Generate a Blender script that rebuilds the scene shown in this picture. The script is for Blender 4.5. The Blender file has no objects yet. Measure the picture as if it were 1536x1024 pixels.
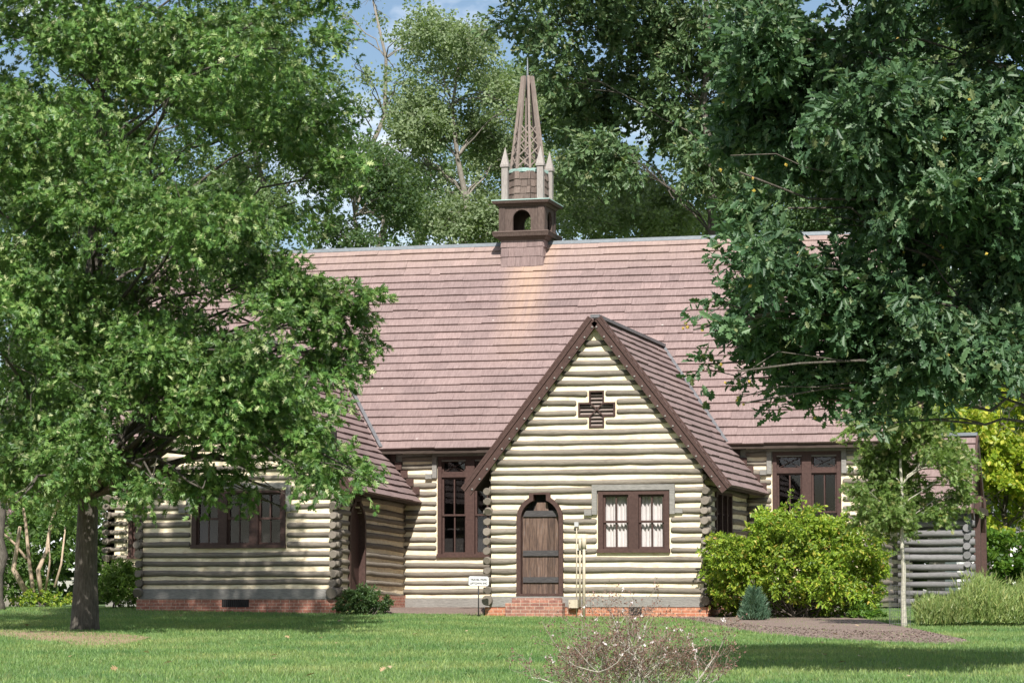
import bpy, math, random
import numpy as np
random.seed(7); rng = np.random.default_rng(7)
SC = bpy.context.scene; COL = SC.collection
rad = math.radians

# ------------------------------------------------------------------ camera, sky, sun, exposure
FPX = 4060.0; TH = rad(15.0); PITCH = math.atan(388/FPX)
FW0 = np.array([-math.sin(TH), math.cos(TH), 0.0]); RT = np.array([math.cos(TH), math.sin(TH), 0.0])
CAM = -59.7*FW0 + (33/FPX*59.7)*RT; CAM[2] = 0.35
FW = FW0*math.cos(PITCH) + np.array([0, 0, math.sin(PITCH)]); UPV = np.cross(RT, FW)
cd = bpy.data.cameras.new('camera'); cam = bpy.data.objects.new('camera', cd); COL.objects.link(cam)
cd.sensor_width = 36; cd.lens = FPX/1536*36; cd.clip_start = 0.5; cd.clip_end = 3000
cam.location = CAM; cam.rotation_euler = (rad(90)+PITCH, 0, TH); SC.camera = cam

SUN_EL = rad(42); SUN_AZ = rad(17)
SDIR = np.array([math.sin(SUN_AZ)*math.cos(SUN_EL), -math.cos(SUN_AZ)*math.cos(SUN_EL), math.sin(SUN_EL)])
W = bpy.data.worlds.new('World'); SC.world = W; W.use_nodes = True
nt = W.node_tree; nt.nodes.clear()
def nn(nt, t, **kw):
    n = nt.nodes.new(t)
    for k, v in kw.items(): setattr(n, k, v)
    return n
sky = nn(nt, 'ShaderNodeTexSky', sky_type='NISHITA', sun_disc=False)
sky.sun_elevation = SUN_EL; sky.sun_rotation = math.pi - SUN_AZ; sky.air_density = 1.0; sky.dust_density = 0.6; sky.ozone_density = 1.5
tc = nn(nt, 'ShaderNodeTexCoord'); mp = nn(nt, 'ShaderNodeMapping'); mp.inputs['Scale'].default_value = (5, 5, 9)
cn = nn(nt, 'ShaderNodeTexNoise'); cn.inputs['Scale'].default_value = 1.3; cn.inputs['Detail'].default_value = 7; cn.inputs['Roughness'].default_value = 0.55
cr = nn(nt, 'ShaderNodeValToRGB'); cr.color_ramp.elements[0].position = 0.49; cr.color_ramp.elements[1].position = 0.60
cm = nn(nt, 'ShaderNodeMix', data_type='RGBA'); cm.inputs['B'].default_value = (13, 13.3, 14, 1)
bg = nn(nt, 'ShaderNodeBackground'); bg.inputs['Strength'].default_value = 0.066
wo = nn(nt, 'ShaderNodeOutputWorld')
L = nt.links.new
L(tc.outputs['Generated'], mp.inputs['Vector']); L(mp.outputs['Vector'], cn.inputs['Vector']); L(cn.outputs['Fac'], cr.inputs['Fac'])
L(cr.outputs['Color'], cm.inputs['Factor']); L(sky.outputs['Color'], cm.inputs['A']); L(cm.outputs['Result'], bg.inputs['Color']); L(bg.outputs['Background'], wo.inputs['Surface'])
sd = bpy.data.lights.new('sun', 'SUN'); sun = bpy.data.objects.new('sun', sd); COL.objects.link(sun)
sd.energy = 5.0; sd.angle = rad(0.55); sd.color = (1.0, 0.96, 0.905)
from mathutils import Vector
sun.rotation_euler = Vector(SDIR).to_track_quat('Z', 'Y').to_euler()
sun.location = (0, -40, 60)
SC.view_settings.view_transform = 'Standard'; SC.view_settings.look = 'None'; SC.view_settings.exposure = 0.75; SC.view_settings.gamma = 1
try:
    SC.cycles.max_bounces = 6; SC.cycles.transparent_max_bounces = 8; SC.cycles.diffuse_bounces = 3
except Exception: pass

# ------------------------------------------------------------------ pixel <-> world (photo pixels, 1536 wide)
def ray(x, y): return FW + RT*(x-768)/FPX - UPV*(y-512)/FPX
def at(x, y, v):
    r = ray(x, y); return CAM + r*(v/(r@FW0))
def onY(x, y, Y):
    r = ray(x, y); return CAM + r*((Y-CAM[1])/r[1])
def sstep(t): t = np.clip(t, 0, 1); return t*t*(3-2*t)
def gz_v(v): return np.where(np.asarray(v) < 58.2, -0.02*(59.7-np.asarray(v)), -0.03+0.19*sstep((np.asarray(v)-58.2)/5.0))
def vlat(p): d = np.asarray(p)[..., :3]-CAM; return d@FW0, d@RT
def lv(lat, v): p = CAM + RT*lat + FW0*v; return np.array([p[0], p[1], float(gz_v(v))])
def gz(x, y): return float(gz_v((np.array([x, y, 0])-CAM)@FW0))
def gpt(px, py):
    r = ray(px, py); lo, hi = 5.0, 200.0
    for _ in range(50):
        m = (lo+hi)/2; p = CAM + r*(m/(r@FW0))
        if p[2] > gz_v(m): lo = m
        else: hi = m
    return CAM + r*(lo/(r@FW0))

# ------------------------------------------------------------------ object helpers
def thing(name, label, cat, loc=(0, 0, 0), group=None):
    o = bpy.data.objects.new(name, None); COL.objects.link(o); o.location = loc; o.empty_display_size = 0.3
    o['label'] = label; o['category'] = cat
    if group: o['group'] = group
    return o
def tag(o, label=None, cat=None, kind=None, group=None):
    for k, v in (('label', label), ('category', cat), ('kind', kind), ('group', group)):
        if v: o[k] = v
    return o
def wloc(o):
    p = np.zeros(3)
    while o is not None: p = p + np.array(o.location); o = o.parent
    return p
class MB:
    def __init__(s, fn=None): s.v = []; s.f = []; s.sm = []; s.mi = []; s.n = 0; s.fn = fn; s.m = 0
    def add(s, vs, fs, smooth=False):
        if s.fn: vs = [s.fn(*p) for p in vs]
        s.v.extend([tuple(map(float, p)) for p in vs])
        for f in fs: s.f.append(tuple(i+s.n for i in f)); s.sm.append(smooth); s.mi.append(s.m)
        s.n += len(vs)
    def box(s, x0, x1, y0, y1, z0, z1):
        s.add([(x, y, z) for z in (z0, z1) for y in (y0, y1) for x in (x0, x1)],
              [(0, 2, 3, 1), (4, 5, 7, 6), (0, 1, 5, 4), (2, 6, 7, 3), (0, 4, 6, 2), (1, 3, 7, 5)])
    def hexa(s, c):     # 8 corners: bottom 4 ring, top 4 ring
        s.add(c, [(3, 2, 1, 0), (4, 5, 6, 7), (0, 1, 5, 4), (1, 2, 6, 5), (2, 3, 7, 6), (3, 0, 4, 7)])
    def bar(s, a, b, w, t, up=(0, 0, 1)):   # rectangular bar from a to b: w across, t along up
        a = np.array(a, float); b = np.array(b, float); d = b-a; d /= np.linalg.norm(d)
        u = np.array(up, float); u = u-(u@d)*d; u /= np.linalg.norm(u); x = np.cross(d, u)
        q = [x*sx*w/2+u*su*t/2 for sx, su in ((-1, -1), (1, -1), (1, 1), (-1, 1))]
        s.hexa([a+k for k in q]+[b+k for k in q])
    def tube(s, pts, rr, n=8, caps=True, jit=0, smooth=True):
        P = np.array(pts, float); k = len(P); rr = np.broadcast_to(np.array(rr, float), (k,))
        T = np.gradient(P, axis=0); T /= np.linalg.norm(T, axis=1)[:, None]+1e-9
        ref = np.array([0, 0, 1.0]) if abs(T[0][2]) < 0.8 else np.array([1.0, 0, 0])
        vs = []; ph = np.arange(n)*2*math.pi/n
        base = 1+jit*rng.uniform(-1, 1, n)
        for i in range(k):
            a = np.cross(T[i], ref); a /= np.linalg.norm(a)+1e-9; b = np.cross(a, T[i])
            r = rr[i]*base*(1+jit*0.5*rng.uniform(-1, 1, n))
            for j in range(n): vs.append(P[i]+r[j]*(math.cos(ph[j])*a+math.sin(ph[j])*b))
        fs = [(i*n+j, i*n+(j+1) % n, (i+1)*n+(j+1) % n, (i+1)*n+j) for i in range(k-1) for j in range(n)]
        n0 = s.n; s.add(vs, fs, smooth)
        if caps:
            for f in (tuple(range(n))[::-1], tuple((k-1)*n+j for j in range(n))):
                s.f.append(tuple(i+n0 for i in f)); s.sm.append(False); s.mi.append(s.m)
    def prism(s, outline, w0, w1):          # outline (u,z) extruded over w; used with fn(u,w,z)
        n = len(outline); vs = [(u, w0, z) for u, z in outline]+[(u, w1, z) for u, z in outline]
        s.add(vs, [tuple(range(n)), tuple(range(2*n-1, n-1, -1))]+[(i, i+n, (i+1) % n+n, (i+1) % n) for i in range(n)])
    def ring(s, outer, inner, w0, w1, closed=False):
        n = len(outer); vs = []
        for w in (w0, w1):
            vs += [(u, w, z) for u, z in outer]+[(u, w, z) for u, z in inner]
        fs = []
        for i in range(n if closed else n-1):
            j = (i+1) % n; A = 0; B = 2*n
            fs += [(A+i, A+j, A+n+j, A+n+i), (B+i, B+n+i, B+n+j, B+j), (A+i, B+i, B+j, A+j), (A+n+i, A+n+j, B+n+j, B+n+i)]
        if not closed: fs += [(0, n, 3*n, 2*n), (n-1, 3*n-1, 4*n-1, 2*n-1)]
        s.add(vs, fs)
    def build(s, name, mat, parent=None):
        me = bpy.data.meshes.new(name); V = np.array(s.v, float).reshape(-1, 3)
        if parent is not None: V = V-wloc(parent)
        me.from_pydata(V.tolist(), [], s.f); 
        for m in (mat if isinstance(mat, (list, tuple)) else [mat]): me.materials.append(m)
        me.polygons.foreach_set('use_smooth', s.sm); me.polygons.foreach_set('material_index', s.mi); me.update()
        o = bpy.data.objects.new(name, me); COL.objects.link(o)
        if parent is not None: o.parent = parent
        return o
def fast_mesh(name, V, F_idx, F_len, mat, parent=None, smooth=False):
    me = bpy.data.meshes.new(name); V = np.asarray(V, np.float32).reshape(-1, 3)
    if parent is not None: V = V-wloc(parent).astype(np.float32)
    F_idx = np.asarray(F_idx, np.int32).ravel(); F_len = np.asarray(F_len, np.int32)
    me.vertices.add(len(V)); me.vertices.foreach_set('co', V.ravel())
    me.loops.add(len(F_idx)); me.loops.foreach_set('vertex_index', F_idx)
    me.polygons.add(len(F_len)); st = np.concatenate([[0], np.cumsum(F_len)[:-1]]).astype(np.int32)
    me.polygons.foreach_set('loop_start', st); me.polygons.foreach_set('loop_total', F_len)
    me.polygons.foreach_set('use_smooth', np.full(len(F_len), smooth))
    me.materials.append(mat); me.update(calc_edges=True); me.validate()
    o = bpy.data.objects.new(name, me); COL.objects.link(o)
    if parent is not None: o.parent = parent
    return o

# ------------------------------------------------------------------ materials
def new_mat(name):
    m = bpy.data.materials.new(name); m.use_nodes = True; t = m.node_tree; t.nodes.clear()
    out = nn(t, 'ShaderNodeOutputMaterial'); b = nn(t, 'ShaderNodeBsdfPrincipled'); t.links.new(b.outputs[0], out.inputs[0])
    return m, t, b, out
def ramp(t, stops, fac=None):
    r = nn(t, 'ShaderNodeValToRGB'); e = r.color_ramp.elements
    while len(e) < len(stops): e.new(0.5)
    for el, (p, c) in zip(e, stops): el.position = p; el.color = (*c, 1)
    if fac is not None: t.links.new(fac, r.inputs['Fac'])
    return r
def coords(t, scale=(1, 1, 1), kind='Object'):
    c = nn(t, 'ShaderNodeTexCoord'); m = nn(t, 'ShaderNodeMapping'); m.inputs['Scale'].default_value = scale
    t.links.new(c.outputs[kind], m.inputs['Vector']); return m.outputs['Vector']
def noise(t, vec, scale, detail=4, rough=0.6):
    n = nn(t, 'ShaderNodeTexNoise'); n.inputs['Scale'].default_value = scale; n.inputs['Detail'].default_value = detail; n.inputs['Roughness'].default_value = rough
    t.links.new(vec, n.inputs['Vector']); return n.outputs['Fac']
def mix(t, fac, a, b, blend='MIX'):
    m = nn(t, 'ShaderNodeMix', data_type='RGBA', blend_type=blend)
    for k, v in (('Factor', fac), ('A', a), ('B', b)):
        if hasattr(v, 'is_output'): t.links.new(v, m.inputs[k])
        elif k == 'Factor': m.inputs[k].default_value = v
        else: m.inputs[k].default_value = (*v, 1)
    return m.outputs['Result']
def bump(t, b, h, strength=0.3, dist=0.02):
    n = nn(t, 'ShaderNodeBump'); n.inputs['Strength'].default_value = strength; n.inputs['Distance'].default_value = dist
    t.links.new(h, n.inputs['Height']); t.links.new(n.outputs[0], b.inputs['Normal'])
def island(t): return nn(t, 'ShaderNodeNewGeometry').outputs['Random Per Island']
def grain_mat(name, cols, scale, rough=0.85, isl=0.5, bmp=0.4, bscale=1.0, nscale=6):
    """weathered wood / stone: stretched noise plus one tone per piece"""
    m, t, b, o = new_mat(name); v = coords(t, scale)
    f = noise(t, v, nscale*bscale, 6, 0.65); n = len(cols)
    c = ramp(t, [(0.25+0.5*i/(n-1), k) for i, k in enumerate(cols)], f).outputs['Color']
    g = ramp(t, [(0, (1-isl*0.5,)*3), (1, (1+isl*0.35,)*3)], island(t)).outputs['Color']
    c = mix(t, 1.0, c, g, 'MULTIPLY'); 
    big = noise(t, coords(t, (0.7, 0.7, 0.7)), 1.4, 3); c = mix(t, ramp(t, [(0.35, (0, 0, 0)), (0.75, (0.35,)*3)], big).outputs['Color'], c, mix(t, 1.0, c, (0.62, 0.6, 0.6), 'MULTIPLY'))
    t.links.new(c, b.inputs['Base Color']); b.inputs['Roughness'].default_value = rough; b.inputs['Specular IOR Level'].default_value = 0.25
    bump(t, b, f, bmp, 0.02); return m
LOGC = [(0.06, 0.05, 0.04), (0.165, 0.142, 0.114), (0.215, 0.188, 0.152), (0.29, 0.255, 0.207)]
M_logx = grain_mat('weathered_log_x', LOGC, (0.9, 15, 15), isl=0.45)
M_logy = grain_mat('weathered_log_y', LOGC, (15, 0.9, 15), isl=0.45)
M_loggrey = grain_mat('grey_log', [(0.09, 0.087, 0.087), (0.17, 0.166, 0.166), (0.24, 0.235, 0.23)], (1.2, 16, 16), isl=0.4)
M_logend = grain_mat('log_end_grain', [(0.09, 0.076, 0.062), (0.175, 0.15, 0.122), (0.25, 0.22, 0.18)], (14, 14, 14), isl=0.5)
M_greywood = grain_mat('grey_timber', [(0.13, 0.122, 0.11), (0.22, 0.21, 0.192), (0.3, 0.285, 0.26)], (1.5, 12, 14), isl=0.2)
M_brown = grain_mat('brown_paint', [(0.042, 0.024, 0.02), (0.064, 0.036, 0.03), (0.085, 0.05, 0.041)], (3, 3, 3), rough=0.55, isl=0.2, bmp=0.1)
M_steeple = grain_mat('steeple_brown_wood', [(0.045, 0.03, 0.025), (0.085, 0.06, 0.05), (0.14, 0.105, 0.088)], (10, 10, 1.2), rough=0.75, isl=0.4, bmp=0.2)
M_spire = grain_mat('bleached_cedar', [(0.13, 0.1, 0.085), (0.21, 0.17, 0.148), (0.29, 0.245, 0.215)], (12, 12, 1.2), isl=0.4, bmp=0.2)
M_post = grain_mat('silver_cedar', [(0.18, 0.16, 0.145), (0.28, 0.255, 0.235), (0.37, 0.335, 0.31)], (12, 12, 1.5), isl=0.3, bmp=0.2)
M_soffit = grain_mat('dark_soffit', [(0.03, 0.022, 0.018), (0.055, 0.04, 0.032), (0.08, 0.06, 0.05)], (1, 8, 8), isl=0.2)
M_plank = grain_mat('door_plank', [(0.028, 0.023, 0.022), (0.075, 0.05, 0.04), (0.14, 0.09, 0.066), (0.13, 0.127, 0.128)], (13, 13, 1.1), isl=0.7, bmp=0.3, nscale=3.2)
M_batten = grain_mat('door_batten', [(0.028, 0.027, 0.028), (0.06, 0.056, 0.056), (0.1, 0.092, 0.09)], (1.2, 14, 14), isl=0.2)
M_flash = grain_mat('grey_flashing', [(0.085, 0.085, 0.09), (0.13, 0.13, 0.135), (0.17, 0.17, 0.18)], (2, 2, 2), rough=0.5, isl=0.2, bmp=0.05)
M_ridge = grain_mat('blue_grey_ridge_metal', [(0.1, 0.115, 0.125), (0.16, 0.18, 0.195), (0.2, 0.225, 0.24)], (2, 6, 6), rough=0.45, isl=0.2, bmp=0.05)
M_copper = grain_mat('green_copper', [(0.2, 0.32, 0.29), (0.3, 0.44, 0.4), (0.42, 0.5, 0.46)], (5, 5, 5), rough=0.6, isl=0.2, bmp=0.1)
M_chink = grain_mat('cream_chinking', [(0.5, 0.395, 0.25), (0.73, 0.615, 0.43), (0.81, 0.71, 0.52), (0.84, 0.76, 0.585)], (1.0, 1.0, 2.6), rough=0.9, isl=0.08, bmp=0.6, nscale=6)
M_cream = grain_mat('cream_painted_pipe', [(0.36, 0.31, 0.225), (0.43, 0.375, 0.28), (0.5, 0.44, 0.34)], (2, 2, 2), rough=0.5, isl=0.1, bmp=0.05)
M_metal = grain_mat('dark_metal', [(0.015, 0.015, 0.016), (0.025, 0.025, 0.026), (0.035, 0.035, 0.036)], (4, 4, 4), rough=0.5, isl=0.1, bmp=0.05)
M_galv = grain_mat('galvanised_metal', [(0.3, 0.3, 0.3), (0.42, 0.42, 0.42), (0.5, 0.5, 0.5)], (9, 9, 9), rough=0.4, isl=0.1, bmp=0.05)
M_white = grain_mat('white_paint', [(0.72, 0.72, 0.7), (0.8, 0.8, 0.78), (0.84, 0.84, 0.83)], (2, 2, 2), rough=0.5, isl=0.05, bmp=0.02)
M_plate = grain_mat('sign_plate', [(0.5, 0.5, 0.49), (0.54, 0.54, 0.53), (0.57, 0.57, 0.56)], (2, 2, 2), rough=0.5, isl=0.05, bmp=0.02)
M_curtain = grain_mat('white_curtain', [(0.5, 0.45, 0.44), (0.6, 0.55, 0.53), (0.67, 0.62, 0.6)], (6, 6, 1), rough=0.95, isl=0.05, bmp=0.1)
M_dark = grain_mat('interior_dark', [(0.012, 0.01, 0.01), (0.02, 0.017, 0.016), (0.028, 0.024, 0.022)], (2, 2, 2), isl=0.1)  # near-black in place of unlit interior
M_text = grain_mat('grey_lettering', [(0.03, 0.03, 0.03), (0.04, 0.04, 0.04), (0.05, 0.05, 0.05)], (2, 2, 2), isl=0.05, bmp=0.0)
def brick_mat(name, c1, c2, mo):
    m, t, b, o = new_mat(name); c = nn(t, 'ShaderNodeTexCoord'); sp = nn(t, 'ShaderNodeSeparateXYZ'); cb = nn(t, 'ShaderNodeCombineXYZ')
    L = t.links.new; L(c.outputs['Object'], sp.inputs[0]); ad = nn(t, 'ShaderNodeMath', operation='ADD'); L(sp.outputs[0], ad.inputs[0]); L(sp.outputs[1], ad.inputs[1])
    L(ad.outputs[0], cb.inputs[0]); L(sp.outputs[2], cb.inputs[1])
    br = nn(t, 'ShaderNodeTexBrick'); br.inputs['Scale'].default_value = 1; br.inputs['Brick Width'].default_value = 0.21; br.inputs['Row Height'].default_value = 0.072
    br.inputs['Mortar Size'].default_value = 0.006; br.inputs['Bias'].default_value = 0.0
    br.inputs['Color1'].default_value = (*c1, 1); br.inputs['Color2'].default_value = (*c2, 1); br.inputs['Mortar'].default_value = (*mo, 1)
    L(cb.outputs[0], br.inputs['Vector']); n = noise(t, coords(t, (3, 3, 3)), 7, 5)
    col = mix(t, 1.0, br.outputs['Color'], ramp(t, [(0.3, (0.6,)*3), (0.7, (1.2,)*3)], n).outputs['Color'], 'MULTIPLY')
    L(col, b.inputs['Base Color']); b.inputs['Roughness'].default_value = 0.9; bump(t, b, br.outputs['Fac'], 0.4, -0.01); return m
M_brick = brick_mat('orange_brick', (0.34, 0.12, 0.065), (0.42, 0.18, 0.1), (0.45, 0.33, 0.24))
M_brickdark = brick_mat('old_red_brick', (0.2, 0.085, 0.065), (0.34, 0.16, 0.11), (0.38, 0.3, 0.24))
M_brickred = brick_mat('red_brick', (0.3, 0.11, 0.075), (0.38, 0.16, 0.11), (0.42, 0.33, 0.26))  # redder brick for the main wall and left wing foundations
def glass_mat():
    m = bpy.data.materials.new('window_glass'); m.use_nodes = True; t = m.node_tree; t.nodes.clear()
    o = nn(t, 'ShaderNodeOutputMaterial'); mx = nn(t, 'ShaderNodeMixShader'); tr = nn(t, 'ShaderNodeBsdfTransparent'); g = nn(t, 'ShaderNodeBsdfGlossy')
    tr.inputs[0].default_value = (0.93, 0.94, 0.94, 1); g.inputs['Roughness'].default_value = 0.03
    lw = nn(t, 'ShaderNodeLayerWeight'); lw.inputs['Blend'].default_value = 0.5; pw = nn(t, 'ShaderNodeMath', operation='POWER'); pw.inputs[1].default_value = 4; t.links.new(lw.outputs['Facing'], pw.inputs[0]); fr = nn(t, 'ShaderNodeMath', operation='MULTIPLY_ADD'); fr.inputs[1].default_value = 0.9; fr.inputs[2].default_value = 0.05; t.links.new(pw.outputs[0], fr.inputs[0])
    bn = nn(t, 'ShaderNodeBump'); bn.inputs['Strength'].default_value = 0.06; t.links.new(noise(t, coords(t), 2.2, 2), bn.inputs['Height']); t.links.new(bn.outputs[0], g.inputs['Normal'])
    t.links.new(fr.outputs[0], mx.inputs[0]); t.links.new(tr.outputs[0], mx.inputs[1]); t.links.new(g.outputs[0], mx.inputs[2]); t.links.new(mx.outputs[0], o.inputs[0]); return m
M_glass = glass_mat()
def shingle_mat(name, axis, stain=None):
    """pinkish brown wood shingles; optional rust-coloured stain streaks below the steeple"""
    m, t, b, o = new_mat(name); L = t.links.new
    sc = (14, 2, 2) if axis == 'x' else (2, 14, 2)
    f = noise(t, coords(t, sc), 2.2, 6, 0.7)
    c = ramp(t, [(0.25, (0.15, 0.108, 0.1)), (0.5, (0.218, 0.157, 0.147)), (0.75, (0.288, 0.216, 0.202))], f).outputs['Color']
    g = ramp(t, [(0, (0.8, 0.8, 0.81)), (0.06, (0.94, 0.935, 0.935)), (0.5, (1, 1, 1)), (0.95, (1.05, 1.045, 1.04)), (1, (1.16, 1.15, 1.14))], island(t)).outputs['Color']
    c = mix(t, 1.0, c, g, 'MULTIPLY')
    big = noise(t, coords(t, (0.35, 0.35, 0.8)), 1.0, 4)
    c = mix(t, ramp(t, [(0.4, (0, 0, 0)), (0.7, (0.55,)*3)], big).outputs['Color'], c, mix(t, 1.0, c, (0.72, 0.72, 0.74), 'MULTIPLY'))
    if stain:
        tc = nn(t, 'ShaderNodeTexCoord'); sp = nn(t, 'ShaderNodeSeparateXYZ'); L(tc.outputs['Object'], sp.inputs[0])
        wv = noise(t, coords(t, (4.5, 0.3, 0.3)), 2.0, 4)
        def mm(op, a, bv):
            n = nn(t, 'ShaderNodeMath', operation=op); n.use_clamp = False
            for i, q in enumerate((a, bv)):
                if hasattr(q, 'is_output'): L(q, n.inputs[i])
                else: n.inputs[i].default_value = q
            return n.outputs[0]
        dx = mm('ABSOLUTE', mm('SUBTRACT', sp.outputs[0], stain[0]), 0); band = mm('SUBTRACT', 1.0, mm('DIVIDE', dx, stain[1]))
        hz = mm('DIVIDE', mm('SUBTRACT', sp.outputs[2], stain[2]), stain[3])
        k = mm('MULTIPLY', mm('MAXIMUM', band, 0), mm('MINIMUM', mm('MAXIMUM', hz, 0), 1.0)); k = mm('MULTIPLY', k, mm('MULTIPLY', wv, 2.2)); k = mm('MINIMUM', mm('MULTIPLY', k, 0.62), 0.5)
        c = mix(t, k, c, (0.44, 0.3, 0.2))
        hz2 = mm('MINIMUM', mm('MAXIMUM', mm('DIVIDE', mm('SUBTRACT', sp.outputs[2], 8.4), 1.0), 0), 1.0)
        c = mix(t, mm('MULTIPLY', hz2, mm('MULTIPLY', wv, 0.7)), c, (0.4, 0.3, 0.24))
    spk = noise(t, coords(t, (1.1, 1.1, 1.1)), 6.0, 2); c = mix(t, ramp(t, [(0.76, (0, 0, 0)), (0.79, (0.6,)*3)], spk).outputs['Color'], c, (0.6, 0.57, 0.52))
    L(c, b.inputs['Base Color']); b.inputs['Roughness'].default_value = 0.85; b.inputs['Specular IOR Level'].default_value = 0.3; bump(t, b, f, 0.3, 0.01); return m
M_shx = shingle_mat('shingle_main', 'x', stain=(-3.75, 0.75, 5.8, 3.4))
M_shxs = shingle_mat('shingle_porch', 'x')
M_shy = shingle_mat('shingle_wing', 'y')
M_drum = grain_mat('grey_brown_shingle', [(0.1, 0.075, 0.062), (0.16, 0.122, 0.104), (0.22, 0.175, 0.15)], (8, 8, 2), isl=0.7, bmp=0.2)
def leaf_mat(name, stops, trans=0.2, tcol=(0.22, 0.32, 0.05), rough=0.46, spec=0.4, clump=0.35, cs=0.9):
    m, t, b, o = new_mat(name); L = t.links.new
    c = ramp(t, stops, island(t)).outputs['Color']
    n = noise(t, coords(t), cs, 3); c = mix(t, 1.0, c, ramp(t, [(0.3, (1-clump,)*3), (0.7, (1+clump*0.6,)*3)], n).outputs['Color'], 'MULTIPLY')
    L(c, b.inputs['Base Color']); b.inputs['Roughness'].default_value = rough; b.inputs['Specular IOR Level'].default_value = spec
    tr = nn(t, 'ShaderNodeBsdfTranslucent'); L(mix(t, 0.5, mix(t, 1.0, c, (2.2, 2.4, 1.2), 'MULTIPLY'), tcol), tr.inputs[0])
    ms = nn(t, 'ShaderNodeMixShader'); ms.inputs[0].default_value = trans; L(b.outputs[0], ms.inputs[1]); L(tr.outputs[0], ms.inputs[2]); L(ms.outputs[0], o.inputs[0]); return m
M_lmaple = leaf_mat('bright_oak_leaf', [(0, (0.035, 0.09, 0.018)), (0.4, (0.07, 0.15, 0.03)), (0.75, (0.12, 0.215, 0.05)), (0.93, (0.2, 0.28, 0.085)), (1, (0.42, 0.44, 0.24))], clump=0.45, cs=0.75)
M_loak = leaf_mat('dark_oak_leaf', [(0, (0.032, 0.073, 0.033)), (0.5, (0.055, 0.112, 0.047)), (0.9, (0.092, 0.158, 0.066)), (1, (0.17, 0.19, 0.085))], trans=0.2, tcol=(0.1, 0.2, 0.04), rough=0.48)
M_lrear = leaf_mat('rear_oak_leaf', [(0, (0.05, 0.1, 0.04)), (0.5, (0.085, 0.145, 0.058)), (0.9, (0.13, 0.19, 0.08)), (1, (0.22, 0.23, 0.11))], clump=0.4, cs=0.5)
M_lbg = [leaf_mat('backdrop_leaf_'+n, s, trans=0.38, clump=0.28, cs=0.35) for n, s in (  # olive and green are paled: distance haze is put into the leaf colour
    ('olive', [(0, (0.12, 0.17, 0.085)), (0.5, (0.175, 0.23, 0.12)), (1, (0.24, 0.29, 0.165))]),
    ('green', [(0, (0.09, 0.15, 0.065)), (0.5, (0.135, 0.2, 0.09)), (1, (0.19, 0.255, 0.12))]),
    ('deep', [(0, (0.04, 0.08, 0.032)), (0.5, (0.065, 0.115, 0.045)), (1, (0.1, 0.155, 0.06))]))]
M_lyel = leaf_mat('yellow_green_leaf', [(0, (0.14, 0.22, 0.02)), (0.5, (0.28, 0.36, 0.03)), (0.85, (0.42, 0.44, 0.05)), (1, (0.52, 0.45, 0.08))], trans=0.4)
M_lbush = leaf_mat('bush_leaf', [(0, (0.1, 0.18, 0.02)), (0.45, (0.2, 0.3, 0.03)), (0.86, (0.33, 0.42, 0.045)), (0.96, (0.46, 0.44, 0.07)), (1, (0.46, 0.28, 0.08))], trans=0.35)
M_lbox = leaf_mat('boxwood_leaf', [(0, (0.045, 0.1, 0.015)), (0.5, (0.085, 0.165, 0.022)), (1, (0.15, 0.23, 0.04))], trans=0.3)
M_lboxd = leaf_mat('holly_leaf', [(0, (0.03, 0.065, 0.02)), (0.5, (0.05, 0.1, 0.028)), (1, (0.09, 0.14, 0.045))], trans=0.25)
M_lbright = leaf_mat('fresh_green_leaf', [(0, (0.04, 0.1, 0.014)), (0.5, (0.08, 0.17, 0.02)), (1, (0.15, 0.25, 0.03))], trans=0.4)
M_lmyrtle = leaf_mat('myrtle_leaf', [(0, (0.04, 0.09, 0.02)), (0.5, (0.075, 0.145, 0.03)), (1, (0.13, 0.2, 0.05))], trans=0.35)
M_ljun = leaf_mat('blue_green_needle', [(0, (0.04, 0.09, 0.055)), (0.5, (0.075, 0.14, 0.085)), (1, (0.12, 0.19, 0.12))], trans=0.15)
M_lmound = leaf_mat('feathery_stem', [(0, (0.12, 0.18, 0.05)), (0.5, (0.2, 0.27, 0.085)), (0.9, (0.3, 0.34, 0.12)), (1, (0.38, 0.36, 0.15))], trans=0.3)
M_lyoung = leaf_mat('young_tree_leaf', [(0, (0.08, 0.14, 0.03)), (0.5, (0.13, 0.2, 0.05)), (0.9, (0.19, 0.26, 0.08)), (1, (0.36, 0.32, 0.14))], trans=0.35)
M_ltwig = leaf_mat('rusty_bud', [(0, (0.15, 0.075, 0.06)), (0.6, (0.22, 0.125, 0.1)), (1, (0.28, 0.2, 0.14))], trans=0.2, tcol=(0.25, 0.12, 0.1))
M_pink = leaf_mat('pink_blossom', [(0, (0.5, 0.28, 0.38)), (1, (0.65, 0.42, 0.5))], trans=0.3, tcol=(0.6, 0.4, 0.45))
M_palepink = leaf_mat('pale_blossom', [(0, (0.72, 0.6, 0.64)), (1, (0.82, 0.75, 0.77))], trans=0.3, tcol=(0.8, 0.7, 0.7))
M_acorn = leaf_mat('yellow_acorn', [(0, (0.42, 0.34, 0.05)), (1, (0.5, 0.3, 0.08))], trans=0.05)
M_bark = grain_mat('oak_bark', [(0.035, 0.03, 0.025), (0.09, 0.079, 0.064), (0.16, 0.143, 0.118)], (9, 9, 1.6), isl=0.1, bmp=1.0, nscale=3.5)
M_barkpale = grain_mat('pale_bark', [(0.26, 0.18, 0.12), (0.42, 0.32, 0.23), (0.55, 0.45, 0.34)], (5, 5, 2), isl=0.3, bmp=0.3)
M_barkgrey = grain_mat('grey_bark', [(0.1, 0.09, 0.075), (0.2, 0.18, 0.15), (0.3, 0.28, 0.24)], (7, 7, 1.6), isl=0.3, bmp=0.5)
M_barkyoung = grain_mat('young_bark', [(0.26, 0.24, 0.19), (0.38, 0.36, 0.29), (0.48, 0.46, 0.38)], (6, 6, 3), isl=0.1, bmp=0.2)
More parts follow.
